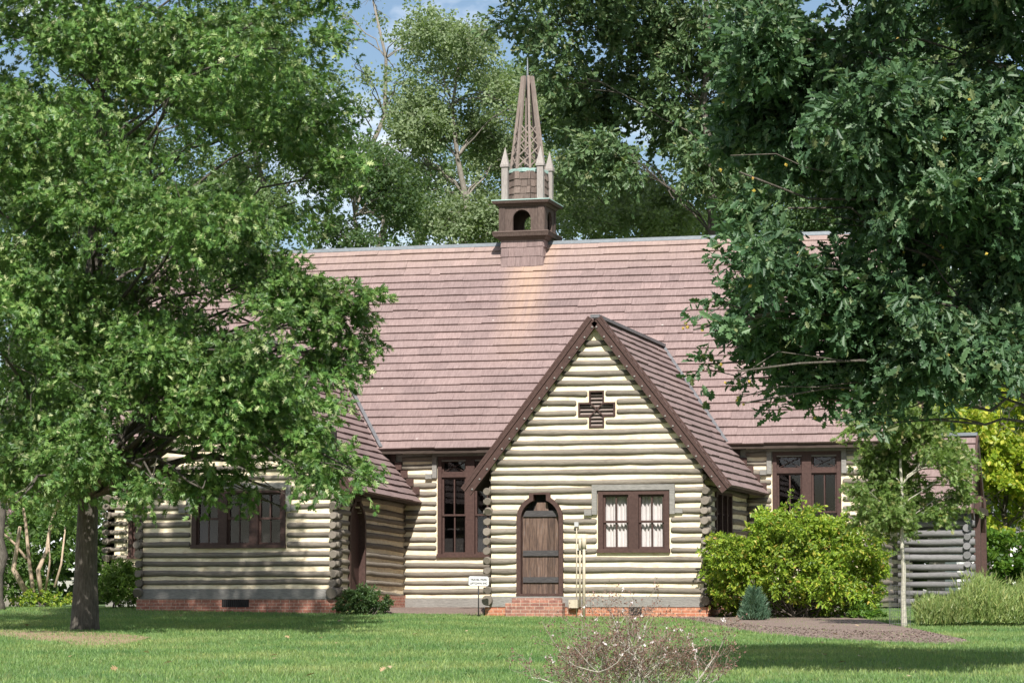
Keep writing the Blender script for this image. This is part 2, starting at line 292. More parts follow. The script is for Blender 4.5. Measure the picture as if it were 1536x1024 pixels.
M_stemdark = grain_mat('dark_stem', [(0.05, 0.04, 0.032), (0.09, 0.074, 0.06), (0.13, 0.108, 0.09)], (4, 4, 4), isl=0.4, bmp=0.1)
M_twig = grain_mat('bleached_twig', [(0.34, 0.3, 0.25), (0.5, 0.46, 0.4), (0.62, 0.58, 0.5)], (4, 4, 4), isl=0.5, bmp=0.1)
M_twigdark = grain_mat('brown_twig', [(0.16, 0.13, 0.1), (0.25, 0.21, 0.17), (0.34, 0.3, 0.25)], (4, 4, 4), isl=0.5, bmp=0.1)
def ground_mat(name, blades=False):
    m, t, b, o = new_mat(name); L = t.links.new
    n1 = noise(t, coords(t, (0.35, 0.35, 0.0)), 1.0, 5, 0.6); n2 = noise(t, coords(t, (1, 1, 0)), 2.6, 4, 0.6); n3 = noise(t, coords(t, (1, 1, 1)), 34, 3, 0.7)
    c = ramp(t, [(0.32, (0.075, 0.16, 0.045)), (0.5, (0.13, 0.215, 0.064)), (0.68, (0.21, 0.265, 0.095))], n1).outputs['Color']
    dry = ramp(t, [(0.53, (0, 0, 0)), (0.72, (0.6,)*3)], n2).outputs['Color']; c = mix(t, dry, c, (0.24, 0.215, 0.085))
    if blades:
        c = mix(t, 1.0, c, ramp(t, [(0, (0.72, 0.74, 0.7)), (0.85, (1.2, 1.2, 1.15)), (1, (1.9, 1.6, 1.5))], island(t)).outputs['Color'], 'MULTIPLY')
        L(c, b.inputs['Base Color']); tr = nn(t, 'ShaderNodeBsdfTranslucent'); L(mix(t, 1.0, c, (1.5, 1.6, 0.9), 'MULTIPLY'), tr.inputs[0]); ms = nn(t, 'ShaderNodeMixShader'); ms.inputs[0].default_value = 0.3
        L(b.outputs[0], ms.inputs[1]); L(tr.outputs[0], ms.inputs[2]); L(ms.outputs[0], o.inputs[0]); b.inputs['Roughness'].default_value = 0.6
    else:
        c = mix(t, 1.0, c, ramp(t, [(0.3, (0.55,)*3), (0.7, (1.0,)*3)], n3).outputs['Color'], 'MULTIPLY'); L(c, b.inputs['Base Color']); b.inputs['Roughness'].default_value = 0.95; bump(t, b, n3, 0.6, 0.03)
    return m
M_ground = ground_mat('lawn_soil'); M_blade = ground_mat('grass_blade', True)
M_mulch = grain_mat('pine_mulch', [(0.12, 0.085, 0.07), (0.2, 0.15, 0.125), (0.28, 0.215, 0.18)], (6, 6, 6), isl=0.6, bmp=0.8)
M_dirt = grain_mat('red_dirt', [(0.17, 0.115, 0.07), (0.27, 0.19, 0.12), (0.37, 0.28, 0.185)], (3, 3, 3), isl=0.2, bmp=0.5)
M_dry = leaf_mat('dry_leaf', [(0, (0.25, 0.14, 0.07)), (1, (0.5, 0.4, 0.25))], trans=0.1)

# ------------------------------------------------------------------ ground
def sheet(name, lats, vs, mat, dz=0.0, bumpy=0.0):
    V = []; 
    for v in vs:
        for la in lats:
            p = CAM+RT*la+FW0*v; z = float(gz_v(v))+dz
            if bumpy: z += bumpy*(math.sin(la*1.7+v*0.6)+math.sin(la*0.63-v*1.13))
            V.append((p[0], p[1], z))
    n = len(lats); F = [(j*n+i, j*n+i+1, (j+1)*n+i+1, (j+1)*n+i) for j in range(len(vs)-1) for i in range(n-1)]
    mb = MB(); mb.add(V, F, True); return mb.build(name, mat)
lats = np.concatenate([[-900, -400, -160, -80], np.linspace(-45, 45, 61), [80, 160, 400, 900]])
vs = np.concatenate([np.linspace(-30, 20, 8), np.linspace(21, 75, 82), [80, 90, 110, 150, 250, 500, 1200]])
tag(sheet('lawn_ground', lats, vs, M_ground), kind='structure')
def strip(name, front, back, mat, dz, lat_step=0.12, kind='structure', seed=3):
    """a bed drawn on the lawn: front / back edges are (lateral, distance) polylines"""
    r = np.random.default_rng(seed); f = np.array(front); b = np.array(back)
    la = np.arange(max(f[0, 0], b[0, 0]), min(f[-1, 0], b[-1, 0]), lat_step); n = 14
    vf = np.interp(la, f[:, 0], f[:, 1])+np.convolve(r.normal(0, 0.22, len(la)), np.ones(3)/3, 'same')+0.28*np.sin(la*2.3)+0.2*np.sin(la*5.1+1); vb = np.interp(la, b[:, 0], b[:, 1])
    mb = MB(); V = []; F = []
    for i, a in enumerate(la):
        for k in range(n):
            v = vf[i]+(max(vb[i], vf[i]+0.01)-vf[i])*(k/(n-1))**1.3; p = CAM+RT*a+FW0*v; V.append((p[0], p[1], float(gz_v(v))+dz*(1 if 0 < k else 0.2)+(r.uniform(0, 0.012) if 0 < k < n-1 else 0)))
    for i in range(len(la)-1):
        for k in range(n-1): F.append((i*n+k, (i+1)*n+k, (i+1)*n+k+1, i*n+k+1))
    mb.add(V, F, True); return tag(mb.build(name, mat), kind=kind)
def LV(px, py): v, l = vlat(gpt(px, py)); return (l, v)
MF = [LV(*q) for q in ((585, 918), (640, 920), (720, 921))]
bed_a = [(LV(586, 918)[0], LV(586, 918)[1])]+MF[1:]
strip('mulch_bed', [(-2.9, 60.6), (-2.2, 60.3), (-0.5, 60.1)], [(-2.9, 66), (-0.5, 66)], M_mulch, 0.02, seed=4)
MF2 = [LV(*q) for q in ((895, 921), (960, 923), (1030, 929), (1075, 938), (1130, 948), (1220, 957), (1320, 963), (1420, 966), (1456, 962))]
strip('mulch_bed', MF2, [(MF2[0][0], 59.3), (LV(1040, 920)[0], 59.6), (LV(1060, 920)[0], 63.0), (MF2[-1][0], 63.0)], M_mulch, 0.02, seed=5)
DF = [LV(*q) for q in ((0, 953), (50, 960), (120, 967), (180, 966), (236, 958))]
DB = [LV(*q) for q in ((0, 944), (50, 946), (120, 947), (180, 950), (236, 957))]
strip('bare_dirt_patch', [(-16, DF[0][1]-0.3)]+DF, [(-16, DB[0][1])]+DB, M_dirt, 0.012, seed=6)

# ------------------------------------------------------------------ the log chapel
CH = thing('log_chapel', 'log chapel with cream chinking, brown shingle roof and openwork spire', 'chapel', (2.4, 5.4, 0.15))
DM = 5.4; PITCHZ = 0.215
def front_map(Y0): return lambda u, w, z: (u, Y0-w, z)
def right_map(X0, sag=0.0): return lambda u, w, z: (X0+w, u, z-sag*u)
def left_map(X0): return lambda u, w, z: (X0-w, u, z)
def minus(a, b, cuts):
    segs = [(a, b, 0, 0)]
    for c in cuts:
        out = []
        for (p, q, l, r) in segs:
            if c[1] <= p or c[0] >= q: out.append((p, q, l, r)); continue
            if c[0] > p: out.append((p, c[0], l, 1))
            if c[1] < q: out.append((c[1], q, 1, r))
        segs = out
    return segs
def log_wall(parent, fn, interval, z0, z1, openings, mat, ext=(0, 0), name='log_wall', chink=True, rmin=0.056, rmax=0.07, pitch=PITCHZ, first=None, wc=-0.006, stop=0.12, ext_top=99):
    mb = MB(fn); z = z0+pitch*0.62 if first is None else first; rows = []
    while z < z1-0.04:
        rows.append(z); a, b = interval(z+0.05)
        if b-a > stop:
            cuts = [c for c in (o(z) for o in openings) if c]
            for (p, q, l, r) in minus(a, b, cuts):
                if q-p < 0.08: continue
                e0, e1 = ext if z < ext_top else (0, 0); p2 = p-(e0 if not l else -0.035); q2 = q+(e1 if not r else -0.035)
                n = max(4, int((q2-p2)/0.4)+2); us = np.linspace(p2, q2, n); R0 = rng.uniform(rmin, rmax); tap = rng.uniform(-0.09, 0.09)
                dz = rng.uniform(-0.014, 0.014)+np.cumsum(rng.normal(0, 0.0055, n)); rr = R0*(1+tap*np.linspace(-1, 1, n))*(1+rng.normal(0, 0.045, n))
                pts = [(u, wc+rng.normal(0, 0.003), z+d) for u, d in zip(us, dz)]
                if l: pts.insert(1, (us[0]+0.035, wc, z+dz[0])); rr = np.insert(rr, 1, rr[0]); rr[0] *= 0.66
                if r: pts.insert(len(pts)-1, (us[-1]-0.035, wc, z+dz[-1])); rr = np.insert(rr, len(rr)-1, rr[-1]); rr[-1] *= 0.66
                mb.tube(pts, rr, 12, True, 0.018)
        z += pitch
    o = mb.build(name, mat, parent)
    if chink:
        cb = MB(fn); ops = set()
        zs = list(np.arange(z0, z1, pitch/2))+[z1]
        for oo in openings:
            for zz in getattr(oo, 'lv', ()): zs.append(zz)
        zs = sorted(q for q in set(zs) if z0 <= q <= z1)
        for za, zb in zip(zs[:-1], zs[1:]):
            if zb-za < 1e-4: continue
            zm = (za+zb)/2; a0, b0 = interval(za); a1, b1 = interval(zb); am, bm = interval(zm)
            if bm-am < 0.02: continue
            for (p, q, l, r) in minus(am, bm, [c for c in (oo(zm) for oo in openings) if c]):
                c = [(p if l else a0, 0, za), (q if r else b0, 0, za), (q if r else b0, -0.2, za), (p if l else a0, -0.2, za),
                     (p if l else a1, 0, zb), (q if r else b1, 0, zb), (q if r else b1, -0.2, zb), (p if l else a1, -0.2, zb)]
                cb.hexa(c)
        cb.build('chinking', M_chink, o)
    return o
def rect_open(u0, u1, z0, z1):
    f = lambda z: (u0, u1) if z0 < z < z1 else None
    f.lv = (z0, z1); return f
def arch_open(uc, hw, z0, zs, ztop, neck):
    def f(z):
        if z < z0 or z > ztop: return None
        if z <= zs: return (uc-hw, uc+hw)
        d = z-zs
        h = math.sqrt(max(hw*hw-d*d, 0)) if d < hw else 0
        h = max(h, neck); return (uc-h, uc+h)
    f.lv = (z0, ztop); return f
def corner_ends(parent, fn, u, z0, z1, w0=-0.3, w1=0.15, r=0.088, mat=None, big=0, off=0.5, name='corner_logs'):
    mb = MB(fn); z = z0+PITCHZ*off; k = 0
    while z < z1:
        R = rng.uniform(r*0.9, r*1.1); du = rng.normal(0, 0.012); ww = w1+rng.uniform(-0.02, 0.05)
        if big and k == 0: R *= 1.35
        mb.m = 0; mb.tube([(u+du, w0, z), (u+du, ww-0.02, z+rng.normal(0, 0.006)), (u+du, ww, z)], [R, R, R*0.93], 14, True, 0.03); z += PITCHZ*rng.uniform(0.97, 1.03); k += 1
    return mb.build(name, mat or M_logend, parent)
def window(parent, fn, u0, u1, z0, z1, bays, casing=0.1, mull=0.2, transom=None, curtain=False, lintel=True, mid=None, cross=False, lab=None):
    mb = MB(fn)
    mb.box(u0, u0+casing, -0.1, 0.045, z0+0.085, z1-0.09); mb.box(u1-casing, u1, -0.1, 0.045, z0+0.085, z1-0.09)
    mb.box(u0, u1, -0.1, 0.047, z1-0.09, z1); mb.box(u0-0.015, u1+0.015, -0.1, 0.075, z0, z0+0.085)
    bw = (u1-u0-2*casing-(bays-1)*mull)/bays; edges = []
    for k in range(bays):
        a = u0+casing+k*(bw+mull); edges.append((a, a+bw))
        if k: mb.box(a-mull, a, -0.1, 0.052, z0+0.087, z1-0.092)
        if transom: mb.box(a, a+bw, -0.1, 0.03, transom-0.045, transom+0.045)
    w = mb.build('window', M_brown, parent)
    if lab: w['label'] = lab
    for a, b in edges:
        zt = (transom-0.045) if transom else z1-0.09; zb = z0+0.085; s = MB(fn); fw = 0.045
        def sash(z0, z1, wd, cols=2, rows=1):
            s.box(a, a+fw, wd-0.035, wd, z0, z1); s.box(b-fw, b, wd-0.035, wd, z0, z1); s.box(a+fw, b-fw, wd-0.036, wd-0.001, z0, z0+fw); s.box(a+fw, b-fw, wd-0.036, wd-0.001, z1-fw, z1)
            for c in range(1, cols): uc = a+(b-a)*c/cols; s.box(uc-0.016, uc+0.016, wd-0.03, wd-0.006, z0+fw, z1-fw)
        zm = mid if mid else (zb+zt)/2
        sash(zb, zm+0.02, -0.055); sash(zm-0.02, zt, -0.02)
        if transom:
            sash(transom+0.045, z1-0.09, -0.02, 1)
            if cross:
                t0, t1 = transom+0.09, z1-0.135
                s.bar((a+fw, -0.035, t0), (b-fw, -0.035, t1), 0.014, 0.014, (0, 1, 0)); s.bar((a+fw, -0.038, t1), (b-fw, -0.038, t0), 0.014, 0.014, (0, 1, 0))
        s.build('sash', M_brown, w)
        g = MB(fn); g.add([(a, -0.075, zb), (b, -0.075, zb), (b, -0.075, z1-0.09), (a, -0.075, z1-0.09)], [(0, 1, 2, 3)]); g.build('pane', M_glass, w)
        if curtain:
            c = MB(fn); n = 46; V = []
            for i in range(n+1):
                u = a-0.03+(b-a+0.06)*i/n; ww = -0.19-0.032*math.sin(i*1.05+a*7)-0.01*math.sin(i*2.3)
                V += [(u, ww, zb-0.05), (u+0.01*math.sin(i*0.7), ww, z1-0.12)]
            c.add(V, [(2*i, 2*i+2, 2*i+3, 2*i+1) for i in range(n)], True); c.build('curtain', M_curtain, w)
    if lintel:
        l = MB(fn); l.box(u0-0.13, u1+0.13, -0.05, 0.075, z1+0.003, z1+0.125); l.box(u0-0.13, u0-0.018, -0.05, 0.08, z1-0.52, z1); l.box(u1+0.018, u1+0.13, -0.05, 0.08, z1-0.52, z1)
        l.box(u1+0.132, u1+0.3, -0.05, 0.07, z1-0.5, z1-0.4); l.box(u0-0.29, u0-0.132, -0.05, 0.12, z1-0.54, z1-0.42)
        l.build('lintel', M_greywood, w)
    return w
def keyhole(uc, hw, z0, zs, ztop, neck, zneck, off=0.0):
    """door outline from bottom left over the arch with a square key notch at the top"""
    pts = [(uc-hw-off, z0), (uc-hw-off, zs)]; R = hw+off; a1 = math.acos(min(1, (neck+off)/R))
    for k in range(1, 9):
        an = math.pi-(math.pi-(math.pi-a1))*0-(k/8)*(math.pi-a1-0)*1.0
        an = math.pi-(k/8)*(math.pi-(math.pi-a1)) if False else math.pi-(k/8)*a1
        pts.append((uc+R*math.cos(an), zs+R*math.sin(an)))
    pts += [(uc-neck-off, ztop+off), (uc+neck+off, ztop+off)]
    return pts+[(2*uc-u, z) for u, z in pts[:-2][::-1]]
def door(parent, fn, uc, hw, z0, zs, ztop, neck, recess, plain=False, lab=None):
    p = MB(fn)
    if plain: p.prism(keyhole(uc, hw, z0, zs, ztop, neck, 0), -recess-0.05, -recess)
    else:
        n = 6; x = uc-hw; wds = rng.uniform(0.8, 1.2, n); wds *= 2*hw/wds.sum()
        for k in range(n):
            um = x+wds[k]/2-uc; top = zs+0.17 if abs(um) > neck*1.2 else zs+0.17; p.box(x+0.003, x+wds[k]-0.003, -recess-0.05, -recess+rng.uniform(-0.004, 0.004), z0, top); x += wds[k]
        p.add([(uc-0.18, -recess, zs+0.171), (uc+0.17, -recess, zs+0.171), (uc+0.13, -recess, zs+0.37), (uc-0.1, -recess, zs+0.37)], [(0, 1, 2, 3)])
    d = p.build('door', M_brown if plain else M_plank, parent)
    if lab: d['label'] = lab
    f = MB(fn); o = keyhole(uc, hw, z0, zs, ztop, neck, 0, 0.095); i = keyhole(uc, hw, z0, zs, ztop, neck, 0); f.ring(o, i, -recess, 0.05); f.box(uc-hw-0.1, uc+hw+0.1, -recess, 0.07, z0-0.05, z0-0.002); f.build('door_frame', M_brown, d)
    if not plain:
        for zb, h in ((z0+0.24, 0.12), (z0+0.82, 0.12), (zs+0.06, 0.13)):
            b = MB(fn); e = 0.02; b.hexa([(uc-hw+e, -recess+0.006, zb), (uc+hw-e, -recess+0.006, zb), (uc+hw-e, -recess+0.04, zb), (uc-hw+e, -recess+0.04, zb)]+[(uc-hw+e*(4 if h > 0.125 else 1), -recess+0.006, zb+h), (uc+hw-e*(4 if h > 0.125 else 1), -recess+0.006, zb+h), (uc+hw-e*(4 if h > 0.125 else 1), -recess+0.04, zb+h), (uc-hw+e*(4 if h > 0.125 else 1), -recess+0.04, zb+h)]); b.build('batten', M_batten, d)
        k = MB(fn); k.prism(keyhole(uc, hw, z0, zs, ztop, neck, 0), -recess-0.1, -recess-0.09); k.build('door_recess', M_dark, d)
    return d
def shingles(parent, O, U, V, N, length, height, expo, mat, lim=None, name='roof', wob=0.006, butt=0.05, under=0.09, soff=None, widths=(0.25, 0.9)):
    """courses of individual wood shingles; O lower corner at the eave, U along the eave, V up the slope, N out"""
    O, U, V, N = [np.array(q, float) for q in (O, U, V, N)]; mb = MB(); rows = int(round(height/expo)); expo = height/rows
    for r in range(rows):
        v0 = r*expo; a, b = (0, length) if lim is None else lim(v0+expo*0.5)
        if b-a < 0.05: continue
        u = a-rng.uniform(0, 0.1); ph = rng.uniform(0, 6, 3); am = rng.uniform(0.3, 1, 3)*wob
        while u < b:
            w = rng.uniform(*widths); u0 = max(u, a); u1 = min(u+w, b); u += w
            if u1-u0 < 0.02: continue
            wv = am[0]*math.sin(u0*1.1+ph[0])+am[1]*math.sin(u0*2.7+ph[1])+rng.normal(0, wob*0.6); lo = v0-0.02+wv; hi = v0+expo+0.02; t = butt*rng.uniform(0.85, 1.2); tilt = rng.normal(0, 0.002)
            if rng.random() < 0.02: lo += rng.uniform(-0.03, 0.03)
            g = 0.0012
            P = lambda uu, vv, nn_: O+U*uu+V*vv+N*nn_
            mb.add([P(u0+g, lo, -0.01), P(u1-g, lo, -0.01), P(u1-g, lo, t+tilt), P(u0+g, lo, t-tilt), P(u0+g, hi, 0.004), P(u1-g, hi, 0.004)],
                   [(0, 1, 2, 3), (3, 2, 5, 4), (0, 3, 4), (1, 5, 2)])
    ro = mb.build(name, mat, parent)
    if under:
        s = MB(); 
        if lim is None:
            c = [O+U*uu+V*vv-N*d for d in (under, 0.006) for uu, vv in ((0, 0), (length, 0), (length, height), (0, height))]; s.hexa(c)
        else:
            for r in range(rows):
                a, b = lim((r+0.5)*expo)
                s.hexa([O+U*uu+V*vv-N*d for d in (under, 0.006) for uu, vv in ((a, r*expo), (b, r*expo), (b, (r+1)*expo), (a, (r+1)*expo))])
        s.build('roof_deck', soff or M_soffit, ro)
    return ro

# --- main roof
RIDGE_Y, RIDGE_Z = 9.4, 9.5; EAVE_Y, EAVE_Z = 5.0, 4.0; MX0, MX1 = -11.9, 8.15
msl = math.hypot(RIDGE_Y-EAVE_Y, RIDGE_Z-EAVE_Z); mc, ms_ = (RIDGE_Y-EAVE_Y)/msl, (RIDGE_Z-EAVE_Z)/msl
roof = shingles(CH, (MX0, EAVE_Y, EAVE_Z), (1, 0, 0), (0, mc, ms_), (0, -ms_, mc), MX1-MX0, msl, msl/27, M_shx)
rb = MB(); BY = 2*RIDGE_Y-EAVE_Y
rb.hexa([(MX0, BY, EAVE_Z-0.1), (MX1, BY, EAVE_Z-0.1), (MX1, RIDGE_Y, RIDGE_Z-0.1), (MX0, RIDGE_Y, RIDGE_Z-0.1), (MX0, BY, EAVE_Z), (MX1, BY, EAVE_Z), (MX1, RIDGE_Y, RIDGE_Z), (MX0, RIDGE_Y, RIDGE_Z)])
rb.build('rear_slope', M_shxs, roof)
rc = MB(); rc.hexa([(MX0, RIDGE_Y-0.09, RIDGE_Z-0.06), (MX1, RIDGE_Y-0.09, RIDGE_Z-0.06), (MX1, RIDGE_Y+0.09, RIDGE_Z-0.06), (MX0, RIDGE_Y+0.09, RIDGE_Z-0.06), (MX0, RIDGE_Y-0.05, RIDGE_Z+0.035), (MX1, RIDGE_Y-0.05, RIDGE_Z+0.035), (MX1, RIDGE_Y+0.05, RIDGE_Z+0.035), (MX0, RIDGE_Y+0.05, RIDGE_Z+0.035)])
rc.build('ridge_cap', M_ridge, roof)
fb = MB(); fb.box(MX0, MX1, EAVE_Y+0.03, EAVE_Y+0.07, EAVE_Z-0.12, EAVE_Z-0.02); fb.box(MX0, MX1, EAVE_Y+0.071, DM-0.0, EAVE_Z-0.1, EAVE_Z-0.07); fb.build('eave_board', M_soffit, roof)
# --- main front wall
WA = (-2.8, -1.16, 1.38, 3.82); WB = (5.39, 7.0, 1.38, 3.82); WC = (-10.85, -9.2, 1.38, 3.82)
mf = front_map(DM); X0, X1 = -11.43, 7.72
log_wall(CH, mf, lambda z: (X0, -8.2), 0.41, 4.3, [rect_open(*WC)], M_logx, (0.12, 0))
log_wall(CH, mf, lambda z: (-3.7, 0.06), 0.41, 4.3, [rect_open(*WA)], M_logx)
log_wall(CH, mf, lambda z: (4.76, X1), 0.41, 4.3, [rect_open(*WB)], M_logx, (0, 0.16))
sb = MB(mf); sb.box(X0, X1, -0.2, 0.05, 0.17, 0.41); sb.box(X0, X1, -0.1, 0.03, EAVE_Z-0.3, EAVE_Z-0.12); sb.build('sill_beam', M_greywood, CH)
fd = MB(mf); fd.box(X0, X1, -0.2, 0.02, -0.2, 0.168); fd.build('foundation', M_brickred, CH)
corner_ends(CH, mf, X1-0.02, 0.41, 3.9); corner_ends(CH, mf, X0+0.02, 0.41, 3.9)
for q in (WA, WB, WC): window(CH, mf, *q, 2, casing=0.1, mull=0.22, transom=3.36, mid=2.4, cross=True)
# end walls and back (plain but whole)
for xx, sgn in ((X0, -1), (X1, 1)):
    log_wall(CH, (lambda u, w, z, xx=xx, sgn=sgn: (xx+sgn*w, u, z)), lambda z: (DM+max(0, (z-4.3)/1.25), 2*RIDGE_Y-DM-max(0, (z-4.3)/1.25)), 0.2, 9.2, [], M_logy)
log_wall(CH, lambda u, w, z: (u, 2*RIDGE_Y-DM+w, z), lambda z: (X0, X1), 0.2, 4.3, [], M_logx)
fl = MB(); fl.box(X0+0.2, X1-0.2, DM+0.2, 2*RIDGE_Y-DM-0.2, 0.1, 0.3); fl.box(X0+0.2, X1-0.2, DM+1.5, DM+1.6, 0.31, 5.2); fl.box(-8.0, -3.9, 0.9, 1.0, 0.4, 4.2); fl.build('interior_dark_backing', M_dark, CH)  # dark floor, plus added unseen sheets that blacken the window openings

# --- gabled wings
def wing(x0, x1, rx, rz, ez, hl, hr, zbase, win, dr, sag=0.0, vent=True, bricks=M_brick, side_open=(), pale=True, side_z0=0.44):
    """projecting wing: x0..x1 walls, ridge at (rx, rz); eaves hl / hr to each side at height ez"""
    sl = (rz-ez)/hl; sr = (rz-ez)/hr; RY = -0.14
    g0, g1 = 0.14, 0.14
    def iv(z):
        zz = z+0.17
        a = max(x0, rx-(rz-zz)/sl) if zz > ez-0.3 else x0
        b = min(x1, rx+(rz-zz)/sr) if zz > ez-0.3 else x1
        return (a, b) if b > a else (rx, rx)
    fmap = front_map(0); zs0 = zbase+0.44
    ops = [rect_open(*win)]
    if dr: ops.append(arch_open(dr[0], dr[1]+0.06, dr[2]-0.05, dr[3], dr[4]+0.05, dr[5]+0.06))
    if vent:
        ops += [rect_open(rx-0.17, rx+0.17, 4.1, 4.92), rect_open(rx-0.42, rx+0.42, 4.34, 4.66)]
    ext = 0.17
    log_wall(CH, fmap, iv, zs0, rz-0.15, ops, M_logx, ext=(ext, ext), ext_top=ez-0.2, stop=0.3)
    s = MB(fmap); s.box(x0-0.02, x1+0.02, -0.2, 0.075, zbase+0.21, zs0-0.002); s.build('sill_beam', M_greywood, CH)
    f = MB(fmap); f.box(x0-0.12, x1+0.12, -0.2, 0.06, zbase-0.25, zbase+0.208)
    for xx, k in ((x0, -1), (x1, 1)):
        f.fn = None; f.box(min(xx, xx+k*0.05), max(xx, xx+k*0.05), 0.2, DM, zbase-0.25, zbase+0.3)
    f.build('foundation', bricks, CH)
    corner_ends(CH, fmap, x0-0.06, zs0-0.2, ez+0.05, big=1); corner_ends(CH, fmap, x1+0.06, zs0-0.2, ez+0.05, big=1)
    w = win
    # side walls
    log_wall(CH, right_map(x1, sag), lambda z: (0.05, DM), zbase+0.3, ez+0.55, list(side_open), M_logy)
    log_wall(CH, left_map(x0), lambda z: (0.05, DM), zbase+0.3, ez+0.55, [], M_logy)
    # roof
    for k, h, sp in ((1, hr, sr), (-1, hl, sl)):
        ln = math.hypot(h, rz-ez); c = h/ln; si = (rz-ez)/ln
        def lim(v, si=si):
            z = ez+v*si; y = DM-0.01 if z < EAVE_Z-0.05 else min(EAVE_Y+(z-EAVE_Z)/1.25+0.12, 8.0)
            return (0, y-RY)
        sg = sag if k == 1 else 0
        U = np.array([0, 1, -sg]); ro = shingles(CH, (rx+k*h, RY, ez), U, (-k*c, 0, si), (k*si, 0, c), DM-RY, ln, ln/21, M_shy, lim, under=0.11)
        # rake board with bolts, barge moulding
        r = MB(); a = np.array([rx+k*(h+0.03), RY-0.03, ez-0.13]); b = np.array([rx, RY-0.03, rz-0.07]); nrm = np.array([k*si, 0, c])
        r.hexa([a-nrm*0.09+np.array([0, d, 0]) for d in (-0.025, 0.025)][:1]+[a+nrm*0.06+np.array([0, -0.025, 0]), a+nrm*0.06+np.array([0, 0.025, 0]), a-nrm*0.09+np.array([0, 0.025, 0])]+
               [b-nrm*0.09+np.array([0, -0.025, 0]), b+nrm*0.06+np.array([0, -0.025, 0]), b+nrm*0.06+np.array([0, 0.025, 0]), b-nrm*0.09+np.array([0, 0.025, 0])])
        up = nrm*0.1; r.bar(a+up+np.array([0, -0.02, 0]), b+up+np.array([0, -0.02, 0]), 0.07, 0.07, nrm)
        up = nrm*0.165; r.bar(a+up+np.array([0, -0.005, 0]), b+up+np.array([0, -0.005, 0]), 0.05, 0.04, nrm)
        rk = r.build('rake_board', M_brown, CH); nb = 17
        for j in range(nb):
            t = (j+0.5)/nb; p = a+(b-a)*t-nrm*0.045+np.array([0, -0.027, 0]); bo = MB(); bo.tube([p, p+np.array([0, -0.018, 0]), p+np.array([0, -0.024, 0])], [0.022, 0.022, 0.014], 8); bo.build('bolt', M_greywood, rk)
        # valley flashing on the main roof and stepped flashing down the wall
        zt = rz; P1 = np.array([rx+k*(rz-EAVE_Z)/sp, EAVE_Y, EAVE_Z]); P2 = np.array([rx, EAVE_Y+(rz-EAVE_Z)/1.25, rz]); lift = np.array([k*0.02, -0.03, 0.05])
        vf = MB(); vf.bar(P1+lift, P2+lift, 0.085, 0.03, (k*0.4, -0.6, 0.7)); vf.build('valley_flashing', M_flash, ro)
        sf = MB()
        for j in range(6):
            z = ez+0.1+j*0.2; x = rx+k*((rz-z)/sp); sf.box(min(x-k*0.1, x+k*0.075), max(x-k*0.1, x+k*0.075), DM-0.1, DM-0.07, z-0.02, z+0.16)
        sf.build('step_flashing', M_brown, ro)
    rcp = MB(); rcp.bar((rx, RY-0.02, rz+0.04), (rx, 7.2, rz+0.04), 0.2, 0.07); rcp.build('ridge_cap', M_flash, ro)
# centre wing
side_win_c = (1.35, 3.3, 1.75, 2.78)
CW = (2.45, 4.03, 1.38, 2.73); CD = (1.14, 0.43, 0.50, 2.12, 2.66, 0.145)
wing(0.03, 4.77, 2.42, 6.5, 2.83, 2.86, 2.84, 0.0, CW, CD, side_open=[rect_open(*side_win_c)])
window(CH, front_map(0), *CW, 2, casing=0.11, mull=0.22, curtain=True, lab='window with white curtains under a grey plank lintel')
window(CH, right_map(4.77), *side_win_c, 3, casing=0.09, mull=0.1, lintel=False)
door(CH, front_map(0), *CD, 0.12, lab='weathered plank door in a brown keyhole frame')
# gable vent: cross shaped, louvred
vm = front_map(0); gv = MB(vm); vx = 2.42; a_, b_ = 0.17, 0.41
out = [(vx-a_, 4.11), (vx+a_, 4.11), (vx+a_, 4.35), (vx+b_, 4.35), (vx+b_, 4.65), (vx+a_, 4.65), (vx+a_, 4.91), (vx-a_, 4.91), (vx-a_, 4.65), (vx-b_, 4.65), (vx-b_, 4.35), (vx-a_, 4.35)]
inn = [(vx+(u-vx)*1.0-math.copysign(0.03, u-vx), z+(0.03 if z in (4.11, 4.35) else -0.03)) for u, z in out]
gv.ring(out, inn, -0.12, 0.03, True); gvo = gv.build('gable_vent', M_brown, CH)
lou = MB(vm)
for k in range(9):
    z = 4.15+k*0.083; h = a_-0.03 if (z < 4.34 or z > 4.6) else b_-0.03
    lou.hexa([(vx-h, -0.03, z), (vx+h, -0.03, z), (vx+h, -0.04, z-0.012), (vx-h, -0.04, z-0.012), (vx-h, -0.1, z+0.058), (vx+h, -0.1, z+0.058), (vx+h, -0.11, z+0.046), (vx-h, -0.11, z+0.046)])
lou.build('louvre', M_spire, gvo); x_ = MB(vm)
for s_ in (-1, 1): x_.bar((vx-s_*0.15, -0.01+0.004*s_, 4.36), (vx+s_*0.15, -0.01+0.004*s_, 4.65), 0.025, 0.02, (0, 1, 0))
x_.build('cross_brace', M_brown, gvo)
bk = MB(vm); bk.box(vx-0.5, vx+0.5, -0.3, -0.21, 4.0, 5.0); bk.build('vent_backing', M_dark, gvo)
# brick step under the door, foundation vents
st = MB(vm); st.box(0.44, 1.72, 0.062, 0.34, -0.25, 0.3); st.box(0.55, 1.66, 0.062, 0.2, 0.302, 0.40); st.build('brick_step', M_brickdark, CH)
for fmx, (u0, u1), zz in ((vm, (3.13, 3.42), 0.06), (vm, (-6.25, -5.6), 0.23)):
    v = MB(fmx); v.box(u0, u1, 0.0, 0.063, zz-0.03, zz+0.14); vo = v.build('foundation_vent', M_dark, CH); gr = MB(fmx)
    n = int((u1-u0)/0.045)
    for k in range(1, n): uu = u0+(u1-u0)*k/n; gr.box(uu-0.008, uu+0.008, 0.064, 0.075, zz-0.03, zz+0.14)
    gr.build('vent_bar', M_metal, vo)
